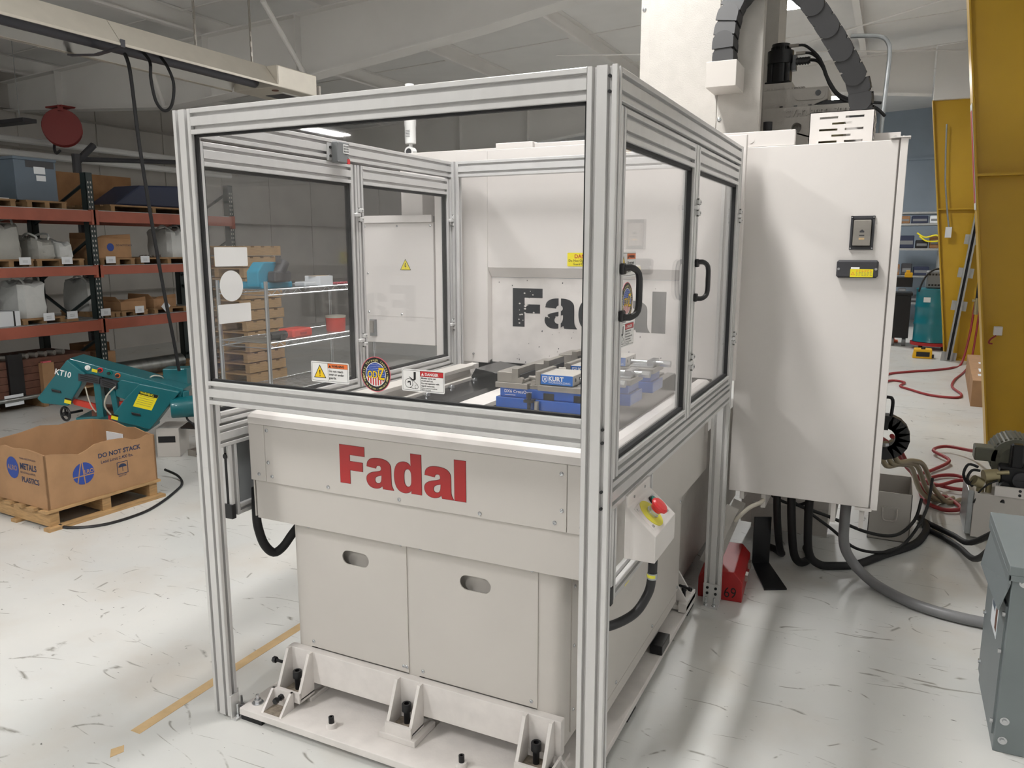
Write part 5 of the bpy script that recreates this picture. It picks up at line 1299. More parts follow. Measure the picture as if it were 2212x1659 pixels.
b = MB(); b.box(1.03, 1.21, 11.372, 11.38, .03, .10); b.cyl((1.12, 11.42, .14), (1.12, 11.42, .17), .03, 12); b.cyl((1.27, 11.4, .04), (1.24, 11.4, .04), .03, 10); b.build('front_grille', 'black_plastic', yb, smooth=0)
kt = thing('tool_cart', 'black rolling tool cart beside the teal drum', 'cart', (.86, 13.1, 0))
b = MB(); b.box(.63, .93, 12.9, 13.5, .14, .86); b.box(.61, .95, 12.88, 13.52, .86, .90); b.box(.63, .93, 12.9, 13.5, 1.0, 1.16); kb = b.build('cart_body', 'black_metal', kt, smooth=0, bevel=.005)
for x in (.69, .87): MB().cyl((x - .03, 12.96, .07), (x + .03, 12.96, .07), .07, 14).build('caster', 'mid_grey', kt)
b = MB(); b.box(.80, .92, 12.91, 13.0, 1.16, 1.24); b.box(.82, .88, 12.92, 12.97, 1.24, 1.28); b.build('cordless_tool', 'yellow_tool', smooth=0, bevel=.008, label='yellow cordless tool on top of the black cart', cat='tool')
sh = thing('storage_shelf', 'grey steel storage shelf loaded with bins at the far wall', 'shelf', (.9, 16.6, 0))
for x in (.38, 1.42):
    for y in (16.3, 16.9): MB().box(x, x + .05, y, y + .05, 0, 2.35).build('upright', 'galv', sh, smooth=0)
for z in (.5, 1.05, 1.6, 2.1, 2.33): MB().box(.38, 1.47, 16.3, 16.95, z, z + .04).build('shelf_board', 'galv', sh, smooth=0)
cols = ['navy', 'blue_plastic', 'dark_grey', 'mid_grey', 'black_plastic', 'paper', 'cardboard_dark']
names = {'navy': 'navy', 'blue_plastic': 'blue', 'dark_grey': 'charcoal', 'mid_grey': 'grey', 'black_plastic': 'black', 'paper': 'white', 'cardboard_dark': 'brown'}
lev = ['lowest', 'second', 'third', 'fourth']
seen_ = set()
for i, z in enumerate((.54, 1.09, 1.64, 2.14)):
    x = .46; pool = cols[:]; random.shuffle(pool)
    while x < 1.3 and pool:
        w = random.uniform(.14, .3); h = random.uniform(.12, .34) if z < 2 else .15; c = pool.pop()
        w = min(w, 1.41 - x); b = MB(); b.cbox(x, x + w, 16.32, 16.7, z, z + h, .012, c); b.box(x + .02, x + w - .02, 16.318, 16.32, z + h * .3, z + h * .6, 'mid_grey')
        b.build('storage_bin', None, label='%s bin on the %s board of the far steel shelf' % (names[c], lev[i]), cat='bin', group='bins on the far steel shelf', smooth=0)
        x += w + .03
hose('extension_cord', [(1.0, 16.28, 1.95), (1.15, 16.27, 1.86), (1.35, 16.26, 1.90), (1.45, 16.27, 1.80), (1.2, 16.26, 1.78), (1.05, 16.27, 1.88)], .016, 'yellow_bright', 'yellow cord heaped on the far steel shelf', 'cord')
cn = MB(); cn.lathe([(.0001, .03), (.15, .03), (.15, 0), (.11, .03), (.025, .45), (.0001, .45)], (.63, 13.6, 0), n=20); cn.box(.47, .79, 13.44, 13.76, 0, .02); cn.build('traffic_cone', 'orange_cone', label='orange cone on the floor beside the black cart', cat='cone')
# strut channel leaning on the column
b = MB(); p0, p1 = Vector((1.535, 11.25, .02)), Vector((1.56, 11.36, 2.42)); 
ux, uy, uz = Vector((1, 0, 0)), None, (p1 - p0).normalized()
p0 = Vector((1.45, 11.25, .0)); p1 = Vector((1.68, 11.37, 2.44)); d = (p1 - p0); uz = d.normalized(); ux = (Vector((1, 0, 0)) - uz * uz.x).normalized(); uy = uz.cross(ux)
Mx = Matrix((ux, uy, uz)).transposed().to_4x4(); Mx.translation = p0
b.prism([Mx @ Vector((x, y, 0)) for x, y in ((-.04, .03), (-.04, -.03), (-.018, -.03), (-.018, -.024), (-.034, -.024), (-.034, .024), (.034, .024), (.034, -.024), (.018, -.024), (.018, -.03), (.04, -.03), (.04, .03))], uz * d.length)
st = b.build('strut_channel', 'galv', smooth=0, label='long galvanised strut channel leaning against the far yellow column', cat='channel')
b = MB(); b.box(-.018, .018, .0, .02, 0.02, d.length - .02, None, Mx); b.build('channel_insert', 'black_rubber', st, smooth=0)
for z in (.06, .82, 1.30, 1.78):
    b = MB(); b.box(-.10, .10, .025, .035, z - .07, z + .07, None, Mx); b.build('clip_plate', 'galv', st, smooth=0)
# wall pipe and outlet items at the right wall
b = MB(); b.cyl((1.75, 11.0, 3.2), (1.72, 11.0, .95), .022, 10, 'black_metal'); b.cyl((1.72, 11.0, .95), (1.72, 11.0, .72), .03, 10, 'brass'); b.box(1.66, 1.70, 10.98, 11.02, .90, .93, 'brass'); b.build('drop_pipe', None, label='black air drop pipe with brass valve on the right wall', cat='pipe')
cbx = thing('long_carton', 'long brown cardboard carton taped on top beside the near yellow column', 'box', (1.6, 8.6, 0))
Mx = Matrix.Translation((1.46, 7.55, 0)) @ Matrix.Rotation(-.05, 4, 'Z')
b = MB(); b.box(0, .34, 0, 2.3, 0, .28, None, Mx); cb_ = b.build('carton', 'cardboard', cbx, smooth=0, bevel=.004)
b = MB(); b.box(.15, .19, .0, 2.3, .2802, .281, None, Mx); b.box(.06, .24, .35, .5, .281, .282, 'paper', Mx); b.box(.08, .25, .7, .95, .281, .282, 'paper', Mx); b.box(.10, .20, 1.4, 1.55, .281, .282, 'paper', Mx); b.build('tape_strip', 'tape', cb_, smooth=0)
b = MB(); b.cbox(1.36, 1.42, 5.27, 5.30, .98, 1.05, .004, 'white_paint'); b.tube([(1.38, 5.26, .98), (1.345, 5.26, .95), (1.335, 5.26, .92), (1.36, 5.26, .915)], .006, 8, 'red_hose', 3); b.build('hose_clip', None, label='small white clip with red hook on the near yellow column', cat='hook')
b = MB()
b.prism([(inner(1.95) - .013, 5.33, 1.95), (inner(1.95) - .013, 5.47, 1.95), (inner(2.75) - .013, 5.47, 2.75), (inner(2.75) - .013, 5.33, 2.75)], (-.003, 0, 0), 'white_print'); b.prism([(inner(2.0) - .016, 5.35, 2.0), (inner(2.0) - .016, 5.45, 2.0), (inner(2.7) - .016, 5.45, 2.7), (inner(2.7) - .016, 5.35, 2.7)], (-.001, 0, 0), 'red_print')
b.build('column_sign', None, smooth=0, label='narrow red and white sign on the edge of the near yellow column', cat='sign')
b = MB(); b.tube([(1.15, 11.36, 3.4), (1.2, 11.36, 2.6), (1.30, 11.36, 1.95)], .012, 8, 'galv', 2); b.box(1.26, 1.34, 11.33, 11.38, 1.80, 1.95, 'paper'); b.build('outlet_box', None, smooth=0, label='white outlet box with conduit on the far yellow column', cat='outlet')
# tape line on the floor
b = MB(); b.prism([(-1.650, -.20, 0), (-1.606, -.20, 0), (-1.61, .35, 0), (-1.607, .95, 0), (-1.652, .95, 0), (-1.655, .40, 0)], (0, 0, .0012)); b.build('floor_tape', 'tape', smooth=0, label='tan tape line on the floor left of the enclosure', cat='tape')
b = MB(); b.prism([(-1.62, -.30, 0), (-1.585, -.33, 0), (-1.57, -.29, 0), (-1.60, -.265, 0)], (0, 0, .0012)); b.build('floor_tape', 'tape', smooth=0, label='torn tan tape scrap on the floor below the tape line', cat='tape')
# ================================================================== left side: carton on pallet
def oriented(o, ang): return Matrix.Translation(o) @ Matrix.Rotation(ang, 4, 'Z')
# local frame: +x runs along the face that carries the round mark, +y runs left along the other face
N0 = Vector((-3.755, .915, 0)); e1 = Vector((.06, .998, 0)).normalized(); e2 = Vector((-.998, .06, 0)).normalized()
def G(a, c, z): return N0 + e1 * (a * .77) + e2 * (c * .58) + Vector((0, 0, z))
pal = thing('wood_pallet', 'pale wooden pallet under the big printed carton', 'pallet', N0)
def pbox(b, a0, a1, c0, c1, z0, z1, m=None):
    vs = [G(a, c, z) for z in (z0, z1) for c in (c0, c1) for a in (a0, a1)]
    b.add(vs, [(0, 2, 3, 1), (4, 5, 7, 6), (0, 1, 5, 4), (2, 6, 7, 3), (0, 4, 6, 2), (1, 3, 7, 5)], m)
for a in (.02, .45, .88):
    b = MB(); pbox(b, a, a + .075, 0.02, 1.18, .02, .105); b.build('stringer', 'wood', pal, smooth=0)
for c in (0.0, .22, .44, .66, .88, 1.08):
    b = MB(); pbox(b, -.01, .985, c, c + .11, .105, .122); b.build('deck_board', 'wood', pal, smooth=0)
for c in (-.045, .55, 1.10):
    b = MB(); pbox(b, -.02, 1.0, c, c + .10, 0, .02); b.build('bottom_board', 'wood', pal, smooth=0)
ctn = thing('gaylord_carton', 'large open brown carton printed DO NOT STACK on a pallet', 'box', N0)
def wall(p, q, hs, t=.010, name='side_wall'):
    """cardboard wall from p to q (a,c) with a torn, uneven top given by hs"""
    b = MB(); n = len(hs); (a0, c0), (a1, c1) = p, q
    d = Vector((a1 - a0, c1 - c0)); L = d.length; nx, ny = -d.y / L * t, d.x / L * t
    top, bot = [], []
    for i, h in enumerate(hs):
        f = i / (n - 1); top.append((a0 + d.x * f, c0 + d.y * f, h))
    outer = [G(a0, c0, .123), G(a1, c1, .123)] + [G(a, c, h) for a, c, h in reversed(top)]
    off = e1 * nx + e2 * ny
    b.prism(outer, off); return b.build(name, 'cardboard', ctn, smooth=0)
w_front = wall((.02, .015), (.965, .015), [.455, .452, .44, .432, .415, .43, .455, .46, .462, .458, .452, .43, .425, .44, .43])
w_left = wall((.02, 1.16), (.02, .015), [.44, .46, .45, .47, .46, .468, .472, .465, .455])
wall((.965, .015), (.965, 1.16), [.43, .44, .46, .45, .47, .48, .47, .465])
wall((.965, 1.16), (.02, 1.16), [.465, .48, .47, .49, .47, .46, .44])
b = MB(); pbox(b, .03, .955, .025, 1.15, .123, .128); b.build('carton_floor', 'cardboard_dark', ctn, smooth=0)
b = MB(); pbox(b, .935, .945, .55, .85, .13, .40, 'paper'); b.build('paper_sheet', None, smooth=0, label='white sheet leaning inside the big open carton', cat='sheet')
# print on the carton: face normal is -e2
uo, vo = e1, Vector((0, 0, 1))
def face(a, z): return G(a, .0145, z)
b = MB(); cc = face(.315, .292); R = .068
b.flat([cc + uo * R * math.cos(t) + vo * R * math.sin(t) - e2 * .001 for t in [2 * math.pi * i / 36 for i in range(36)]], 'print_blue')
def strip(p, q, w, m, l=.0014):
    p, q = Vector(p), Vector(q); d = (q - p).normalized(); nn_ = Vector((-d.y, d.x)) * w / 2
    b.flat([cc + uo * (x.x) + vo * x.y - e2 * l for x in (p + nn_, q + nn_, q - nn_, p - nn_)], m)
strip((-.045, -.072), (-.012, .072), .007, 'cardboard'); strip((-.004, .074), (.006, -.074), .007, 'cardboard'); strip((-.074, -.014), (.074, -.014), .007, 'cardboard')
b.text('LRO', cc + uo * .004 - vo * .004, uo, vo, .034, 'cardboard', .02, 'LEFT', .95, 1.0, .0016)
b.text('DO NOT STACK', face(.445, .362), uo, vo, .040, 'print_navy', .028, 'LEFT', .98, 1.0, .001)
b.text('Load Limit 2,400 lbs.', face(.465, .325), uo, vo, .028, 'print_navy', .008, 'LEFT', .95, 1.0, .001)
oo = face(.60, .225)
for p, q, r_, s in ((0, .075, 0, .004), (0, .075, .076, .08), (0, .004, 0, .08), (.071, .075, 0, .08)):
    b.flat([oo + uo * x + vo * z - e2 * .001 for x, z in ((p, r_), (q, r_), (q, s), (p, s))], 'print_navy')
b.flat([oo + uo * (.0375 + .028 * math.cos(t)) + vo * (.045 + .022 * math.sin(t)) - e2 * .001 for t in [math.pi * i / 12 for i in range(13)]], 'print_navy')
b.flat([oo + uo * x + vo * z - e2 * .001 for x, z in ((.036, .018), (.039, .018), (.039, .046), (.036, .046))], 'print_navy')
b.text('KEEP DRY', oo + uo * .006 - vo * .016, uo, vo, .017, 'print_navy', .0, 'LEFT', .8, 1.0, .001)
b.build('carton_print', None, w_front, smooth=0, fix=False)
b = MB(); ul = -e2; nl = -e1
def face2(c, z): return G(.0195, c, z)
for s, c, z, sz, bd in (('YOUR ONE STOP SHOP', .46, .405, .017, 0), ('METALS', .46, .345, .052, .03), ('INDUSTRIAL SUPPLIES', .46, .318, .017, 0), ('PLASTICS', .45, .265, .046, .028)):
    b.text(s, face2(c, z), ul, Vector((0, 0, 1)), sz, 'print_navy', bd, 'LEFT', .95, 1.0, .001)
cc = face2(.60, .34)
b.flat([cc + ul * .064 * math.cos(t) + vo * .068 * math.sin(t) - e1 * .001 for t in [2 * math.pi * i / 30 for i in range(30)]], 'print_blue')
b.text('ALRO', cc - ul * .055 - vo * .015, ul, vo, .045, 'cardboard', .01, 'LEFT', .9, 1.0, .0014)
b.build('carton_print', None, w_left, smooth=0, fix=False)
hose('strap_band', [(-4.22, 1.10, .10), (-4.05, 1.03, .055), (-3.85, 1.0, .03), (-3.70, .99, .008), (-3.55, 1.12, .008), (-3.52, 1.35, .008), (-3.58, 1.55, .008), (-3.70, 1.78, .008), (-3.80, 1.92, .008), (-3.92, 1.99, .03), (-4.05, 1.99, .06)], .009, 'black_plastic', 'black plastic strapping curled on the floor around the pallet', 'strap', 6)

# ================================================================== band saw
saw = thing('band_saw', 'teal metal-cutting band saw with yellow warning labels behind the carton', 'band saw', (-4.6, 2.3, 0))
S0 = Vector((-4.35, 2.40, 0)); su = Vector((-.8412, -.5408, 0)); sn = Vector((-.5408, .8412, 0))
def SW(u, z, d=0.0): return S0 + su * u + sn * d + Vector((0, 0, z))
def plate(pts, d0, d1, m, name, parent=saw, bevel=0.0, label=None):
    b = MB(); b.prism([SW(u, z, d0) for u, z in pts], sn * (d1 - d0)); o = b.build(name, m, parent, smooth=0, bevel=bevel)
    if label: tag(o, label)
    return o
head = plate([(.774, .816), (-.049, .560), (-.02, .49), (.25, .575), (.40, .625), (.62, .69), (.74, .70)], .02, .28, 'teal_paint', 'bow_frame', bevel=.004)
lcov = plate([(.774, .812), (1.019, .516), (.985, .478), (.80, .452), (.70, .600), (.655, .70)], -.02, .10, 'teal_paint', 'wheel_cover', bevel=.008)
rcov = plate([(.265, .618), (-.03, .545), (.215, .250), (.500, .335), (.46, .40), (.38, .50)], -.02, .12, 'teal_paint', 'wheel_cover', bevel=.008)
plate([(.40, .645), (.27, .615), (.30, .52), (.36, .48), (.46, .52), (.47, .60)], .0, .12, 'teal_paint', 'blade_housing', bevel=.004)
b = MB(); b.text('KT10', SW(.875, .705, -.0205), (-su + Vector((0, 0, -.30))).normalized(), Vector((su.x * -.3, su.y * -.3, 1)).normalized(), .062, 'white_print', .02, 'LEFT', .85, 1, .001); b.build('model_print', None, lcov, smooth=0, fix=False)
for us, zs in (((.70, .55), .0), ((.545, .43), -.045)):
    pts = [(us[0], .725 + zs - .02), (us[1], .690 + zs - .02), (us[1] + .005, .640 + zs - .02), (us[0] + .005, .668 + zs - .02)]
    o = plate(pts, -.025, .02, 'dark_grey', 'vent_box')
    b = MB()
    for k in range(3):
        f0 = .15 + .28 * k
        p = [(pts[0][0] - .012, pts[0][1] * (1 - f0) + pts[3][1] * f0), (pts[1][0] + .012, pts[1][1] * (1 - f0) + pts[2][1] * f0), (pts[1][0] + .012, pts[1][1] * (1 - f0 - .13) + pts[2][1] * (f0 + .13)), (pts[0][0] - .012, pts[0][1] * (1 - f0 - .13) + pts[3][1] * (f0 + .13))]
        b.prism([SW(u, z, -.0265) for u, z in p], sn * .002)
    b.build('vent_slot', 'black_print', o, smooth=0)
plate([(.605, .66), (.555, .65), (.55, .36), (.60, .345)], -.01, .06, 'teal_paint', 'guide_arm', bevel=.003)
plate([(.495, .61), (.455, .60), (.435, .375), (.475, .37)], -.01, .06, 'teal_paint', 'guide_arm', bevel=.003)
plate([(.800, .500), (.775, .452), (.615, .400), (.612, .450)], .03, .06, 'red_guard', 'blade_guard')
plate([(.45, .47), (.43, .40), (.38, .42), (.39, .47)], .03, .06, 'red_guard', 'blade_guard')
for u, z in ((.87, .575), (.305, .38)):
    b = MB(); b.prism([SW(u + .035, z + .016, -.032), SW(u - .03, z - .002, -.032), SW(u - .035, z - .02, -.032), SW(u + .03, z - .005, -.032)], sn * .012); b.build('grip', 'black_plastic', saw, smooth=0, bevel=.003)
def slab(parent, pts, m, d=-.0215, name='label'):
    b = MB(); b.flat([SW(u, z, d) for u, z in pts], m); b.build(name, None, parent, smooth=0, fix=False)
b = MB()
b.flat([SW(u, z, -.0215) for u, z in ((.262, .560), (.128, .520), (.19, .402), (.325, .440))], 'yellow_bright')
b.flat([SW(u, z, -.022) for u, z in ((.262, .560), (.128, .520), (.142, .498), (.276, .536))], 'black_print')
b.text('WARNING', SW(.262, .540, -.0225), (-su + Vector((0, 0, -.30))).normalized(), V, .026, 'yellow_bright', .02, 'LEFT', .8, 1, .0005)
for k in range(5):
    f = .25 + .13 * k; b.flat([SW(.262 + .063 * f - dx, .560 - .12 * f - .298 * dx - dz, -.0222) for dx, dz in ((.012, 0), (.118, 0), (.118, .003), (.012, .003))], 'brass')
b.build('warning_label', None, rcov, smooth=0, fix=False)
for par, u, z in ((lcov, .795, .500), (rcov, .465, .365)):
    b = MB(); b.flat([SW(a, c, -.0215) for a, c in ((u + .02, z + .02), (u - .028, z + .005), (u - .018, z - .035), (u + .03, z - .02))], 'yellow_bright'); b.flat([SW(a, c, -.022) for a, c in ((u + .02, z + .02), (u - .028, z + .005), (u - .025, z - .008), (u + .023, z + .007))], 'black_print'); b.build('warning_label', None, par, smooth=0, fix=False)
b = MB()
for u, z, m in ((.645, .742, 'white_print'), (.555, .722, 'red_button'), (.49, .698, 'green_button'), (.43, .678, 'orange_print')):
    b.cyl(SW(u, z, .02), SW(u, z, .012), .020, 16, m); b.cyl(SW(u, z, .012), SW(u, z, -.006), .012, 14, 'black_plastic' if m != 'white_print' else 'white_print')
b.flat([SW(u, z, .0185) for u, z in ((.615, .735), (.575, .724), (.58, .70), (.62, .712))], 'yellow_bright')
b.build('control_button', None, head)
wh = Vector(SW(.841, .384, .02)); ax = (su * .55 - sn * .83).normalized()
b = MB(); ring = [wh + (basis(ax)[0] * math.cos(t) + basis(ax)[1] * math.sin(t)) * .052 for t in [2 * math.pi * i / 24 for i in range(24)]]
b.tube(ring, .009, 8, None, 0, True)
for k in range(3):
    t = 2 * math.pi * k / 3 + .5; b.cyl(wh, wh + (basis(ax)[0] * math.cos(t) + basis(ax)[1] * math.sin(t)) * .05, .007, 8)
b.cyl(wh - ax * .015, wh + ax * .015, .016, 12); b.cyl(wh, wh - ax * .14, .010, 10); tag(b.build('handwheel', 'black_plastic', saw), 'black three-spoke handwheel')
mc = SW(-.06, .415, .05); ax = (-su * .97 + sn * .25).normalized()
b = MB(); b.lathe([(.0001, -.10), (.080, -.10), (.085, -.09), (.085, .08), (.075, .12), (.045, .125), (.045, .16), (.0001, .165)], mc - ax * .02, ax, 28)
b.cbox(-.04, .04, -.03, .03, 0, .05, .006, None, Matrix.Translation(SW(-.03, .49, .06)))
b.build('motor', 'teal_paint', saw)
b = MB(); q0, q1 = SW(.16, .60, .20), SW(-.03, .60, .34)
Mq = Matrix((-su, sn, Vector((0, 0, 1)))).transposed().to_4x4(); Mq.translation = SW(.155, .545, .20)
b.box(0, .185, 0, .16, 0, .15, None, Mq); b.build('control_box', 'teal_paint', saw, smooth=0, bevel=.005)
plate([(.78, .345), (.50, .36), (.25, .30), (.25, .22), (.75, .24)], .04, .34, 'teal_paint', 'saw_bed', bevel=.006)
plate([(.66, .40), (.44, .385), (.44, .345), (.66, .355)], .05, .30, 'rust', 'vise_jaw')
plate([(.53, .36), (.44, .355), (.44, .31), (.53, .315)], .02, .06, 'red_paint', 'vise_jaw')
b = MB(); b.tube([SW(.44, .60, -.02), SW(.50, .53, -.05), (SW(.52, .45, -.05)), SW(.49, .38, -.03)], .006, 8); b.build('coolant_hose', 'glove_plastic', saw); b = MB(); b.tube([SW(.66, .60, -.02), SW(.64, .52, -.04), SW(.62, .45, -.04), SW(.60, .40, -.02)], .005, 8); b.build('coolant_hose', 'glove_plastic', saw); b = MB(); b.tube([SW(.24, .63, .1), SW(.20, .655, .12), SW(.155, .64, .16), SW(.15, .61, .2)], .006, 8); b.build('coolant_hose', 'glove_plastic', saw)
plate([(.205, .235), (.030, .235), (.030, 0.0), (.205, 0)], .08, .34, 'warm_grey_paint', 'stand', bevel=.004)
plate([(.80, .235), (.62, .235), (.62, 0.0), (.80, 0)], .08, .34, 'warm_grey_paint', 'stand', bevel=.004)
b = MB(); b.prism([SW(.19, .17, .079), SW(.06, .17, .079), SW(.06, .12, .079), SW(.19, .12, .079)], sn * -.004); b.prism([SW(.02, .235, .10), SW(-.10, .22, .1), SW(-.10, .215, .1), SW(.02, .225, .1)], sn * .2); b.build('stand_plate', 'black_plastic', saw, smooth=0)
b = MB(); b.cyl(SW(-.11, .34, .12), SW(-.11, .0, .12), .016, 10); b.box(-.05, .05, -.05, .05, 0, .05, None, Matrix.Translation(SW(-.09, 0, .12))); b.build('outboard_leg', 'steel', saw)
hose('saw_cord', [(-4.42, 2.22, 3.03), (-4.40, 2.25, 2.9), (-4.40, 2.28, 2.4), (-4.40, 2.34, 1.8), (-4.40, 2.40, 1.3), (-4.41, 2.46, .95), (-4.42, 2.50, .69)], .013, 'black_rubber', 'black cord hanging from the heater down to the band saw', 'cord')
hose('cord_loop', [(-4.39, 2.36, 3.05), (-4.32, 2.36, 2.97), (-4.30, 2.34, 2.85), (-4.30, 2.37, 2.70), (-4.30, 2.44, 2.645), (-4.30, 2.51, 2.70), (-4.30, 2.54, 2.85), (-4.32, 2.51, 2.97), (-4.39, 2.51, 3.05)], .011, 'black_rubber', 'loop of black cord hanging below the heater', 'cord')
hose('motor_cord', [SW(-.05, .37, .06), SW(-.06, .32, .02), SW(-.12, .26, 0), SW(-.13, .15, 0), SW(-.12, .03, 0)], .008, 'black_rubber', 'black cord drooping below the teal saw motor', 'cord')

# ================================================================== pallet rack
rack = thing('pallet_rack', 'tall pallet rack with orange beams and dark green uprights', 'rack', (-7.85, 4.0, 0))
RX0, RX1 = -8.38, -7.30
FY = (1.95, 3.98, 6.0)
for y in FY:
    for x in (RX1 - .09, RX0):
        b = MB(); b.prism([(x, y - .04, 0), (x + .09, y - .04, 0), (x + .09, y - .04 + .004, 0), (x + .004, y - .036, 0), (x + .004, y + .036, 0), (x + .09, y + .036, 0), (x + .09, y + .04, 0), (x, y + .04, 0)], (0, 0, 2.45))
        b.box(x + .084, x + .09, y - .04, y + .04, 0, 2.45)
        up_ = b.build('upright', 'rack_green', rack, smooth=0)
        if x > -8 and y > 3:
            b = MB()
            for k in range(44):
                for dy in (-.016, .016): b.box(x + .0898, x + .0906, y + dy - .006, y + dy + .006, .10 + .052 * k, .122 + .052 * k)
            b.build('slot_row', 'wall_beige', up_, smooth=0)
    for z0, z1 in ((.15, .65), (.65, 1.15), (1.15, .65), (1.25, 1.75), (1.75, 1.3), (1.9, 2.35)):
        b = MB(); b.cyl((RX0 + .05, y, z0), (RX1 - .06, y, z1), .018, 6); b.build('brace', 'rack_green', rack)
for j in range(2):
    y0, y1 = FY[j] + .04, FY[j + 1] - .04
    for zt_, h in ((.86, .115), (1.45, .095), (2.045, .12)):
        for x in (RX1, RX0 - .03):
            b = MB(); b.box(x, x + .045, y0, y1, zt_ - h, zt_)
            if x == RX1:
                b.box(x, x + .05, y0 - .06, y0 + .005, zt_ - h - .03, zt_ + .01); b.box(x, x + .05, y1 - .005, y1 + .05, zt_ - h - .03, zt_ + .01)
            b.build('beam', 'rack_orange', rack, smooth=0, bevel=.003)
        MB().box(RX0, RX1, y0, y1, zt_ - .004, zt_ + .008).build('deck', 'galv', rack, smooth=0)

def small_pallet(y0, y1, z, label, x0=-8.1, x1=-7.34, h=.075, m='wood_rack'):
    t = thing('rack_pallet', label, 'pallet', ((x0 + x1) / 2, (y0 + y1) / 2, z), group='pallets on the rack')
    w = y1 - y0
    for k in range(3):
        yy = y0 + (w - .05) * k / 2; MB().box(x0, x1, yy, yy + .05, z, z + h - .018).build('stringer', m, t, smooth=0)
    n = 5
    for k in range(n):
        xx = x0 + (x1 - x0 - .11) * k / (n - 1); MB().box(xx, xx + .11, y0 - .01, y1 + .01, z + h - .018, z + h).build('deck_board', m, t, smooth=0)
    return z + h
def bulk_bag(y0, y1, z, h, label, m='bag_white', x1=-7.38, loops=True, slump=0.0):
    t = thing('bulk_bag', label, 'bag', (x1 - .2, (y0 + y1) / 2, z), group='woven bulk bags on the rack')
    cy, cx, ry, rx = (y0 + y1) / 2, x1 - .22, (y1 - y0) / 2, .22
    b = MB(); n, rings = 20, 9; vs = []
    for i in range(rings):
        f = i / (rings - 1)
        s = (.96, 1.0, 1.0, .99, .98, .96, .93, .80, .35)[i]
        for k in range(n):
            a = 2 * math.pi * k / n; c_, s_ = math.cos(a), math.sin(a); q = (abs(c_) ** 7 + abs(s_) ** 7) ** (-1 / 7)
            j = 1 + random.uniform(-.03, .03) * (1 + 2.5 * (f > .7)); hh = (0, .14, .3, .46, .62, .76, .88, .97, 1.0)[i] * h * (1 - slump * (.5 + .5 * c_)) + random.uniform(-.014, .014) * (i > 1) + (.03 * abs(c_ * s_) * 2 if i > 5 else 0)
            vs.append((cx + rx * q * c_ * s * j, cy + ry * q * s_ * s * j, z + hh))
    fs = [(i * n + k, i * n + (k + 1) % n, (i + 1) * n + (k + 1) % n, (i + 1) * n + k) for i in range(rings - 1) for k in range(n)] + [tuple(range(n - 1, -1, -1)), tuple(range((rings - 1) * n, rings * n))]
    b.add(vs, fs, m); b.build('sack', None, t, smooth=28)
    if loops:
        for sy in (-1, 1):
            b = MB(); yy = cy + sy * ry * .55
            b.tube([(cx + .15, yy, z + h * .82), (cx + .17, yy, z + h * 1.02), (cx + .10, yy + .03 * sy, z + h * 1.18), (cx - .02, yy, z + h * 1.14), (cx - .10, yy, z + h * .9)], .011, 6, 'bag_white', 4); b.build('lifting_loop', None, t)
def carton(y0, y1, z, h, label, m='cardboard', x1=-7.38, d=.45, flap=False, mark=False):
    t = thing('rack_carton', label, 'box', (x1 - d / 2, (y0 + y1) / 2, z), group='cartons on the rack')
    b = MB(); b.box(x1 - d, x1, y0, y1, z, z + h); bo = b.build('carton', m, t, smooth=0, bevel=.004)
    if flap:
        b = MB(); b.prism([(x1, y0, z + h), (x1, y1, z + h), (x1 + .02, y1 - .02, z + h + .05), (x1 + .03, y0 + .05, z + h + .03)], (-.006, 0, 0)); b.prism([(x1 - d, y0, z + h), (x1, y0, z + h), (x1 - .05, y0 - .03, z + h + .06), (x1 - d + .05, y0 - .03, z + h + .06)], (0, .006, 0)); b.build('flap', m, t, smooth=0)
    if mark:
        b = MB(); o = (x1 + .001, y0 + .17, z + h * .55); 
        b.flat([(x1 + .002, o[1] + .045 * math.cos(a), o[2] + .045 * math.sin(a)) for a in [2 * math.pi * i / 20 for i in range(20)]], 'print_blue')
        b.text('DO NOT STACK', (x1 + .002, y0 + .24, z + h * .60), (0, 1, 0), V, .032, 'print_navy', 0, 'LEFT', .9, 1, .0005); b.build('print', None, bo, smooth=0, fix=False)
cardno = {}
def card(y, z, label, w=.12, h=.075, x=-7.285, tilt=0.0):
    b = MB(); Mx = Matrix.Translation((x, y, z)) @ Matrix.Rotation(tilt, 4, 'X')
    b.box(0, .003, -w / 2, w / 2, 0, h, 'paper', Mx)
    for k in range(3): b.box(.003, .0034, -w * .22, w * .22, h * (.55 - .13 * k), h * (.58 - .13 * k), 'mid_grey', Mx)
    b.build('tag_card', None, smooth=0, label=label, cat='tag card', group='white tag cards on the rack')
# top level
z = small_pallet(3.30, 3.72, 2.053, 'wooden pallet under the grey transformer on the top rack level')
tf = thing('rack_transformer', 'blue-grey transformer box with white label on the top rack level', 'transformer', (-7.6, 3.5, z))
b = MB(); b.box(-7.86, -7.40, 3.24, 3.68, z, z + .40, 'trans_blue'); b.box(-7.87, -7.39, 3.23, 3.69, z + .40, z + .43, 'trans_blue'); tb_ = b.build('case', None, tf, smooth=0, bevel=.004)
b = MB(); b.box(-7.399, -7.397, 3.36, 3.66, z + .33, z + .40, 'dark_grey'); b.build('vent', None, tb_, smooth=0)
b = MB(); b.box(-7.398, -7.395, 3.44, 3.56, z + .27, z + .34, 'paper'); b.box(-7.398, -7.395, 3.46, 3.56, z + .20, z + .255, 'paper'); b.build('label', None, tb_, smooth=0)
small_pallet(2.75, 3.18, 2.053, 'empty wooden pallet at the end of the top rack level')
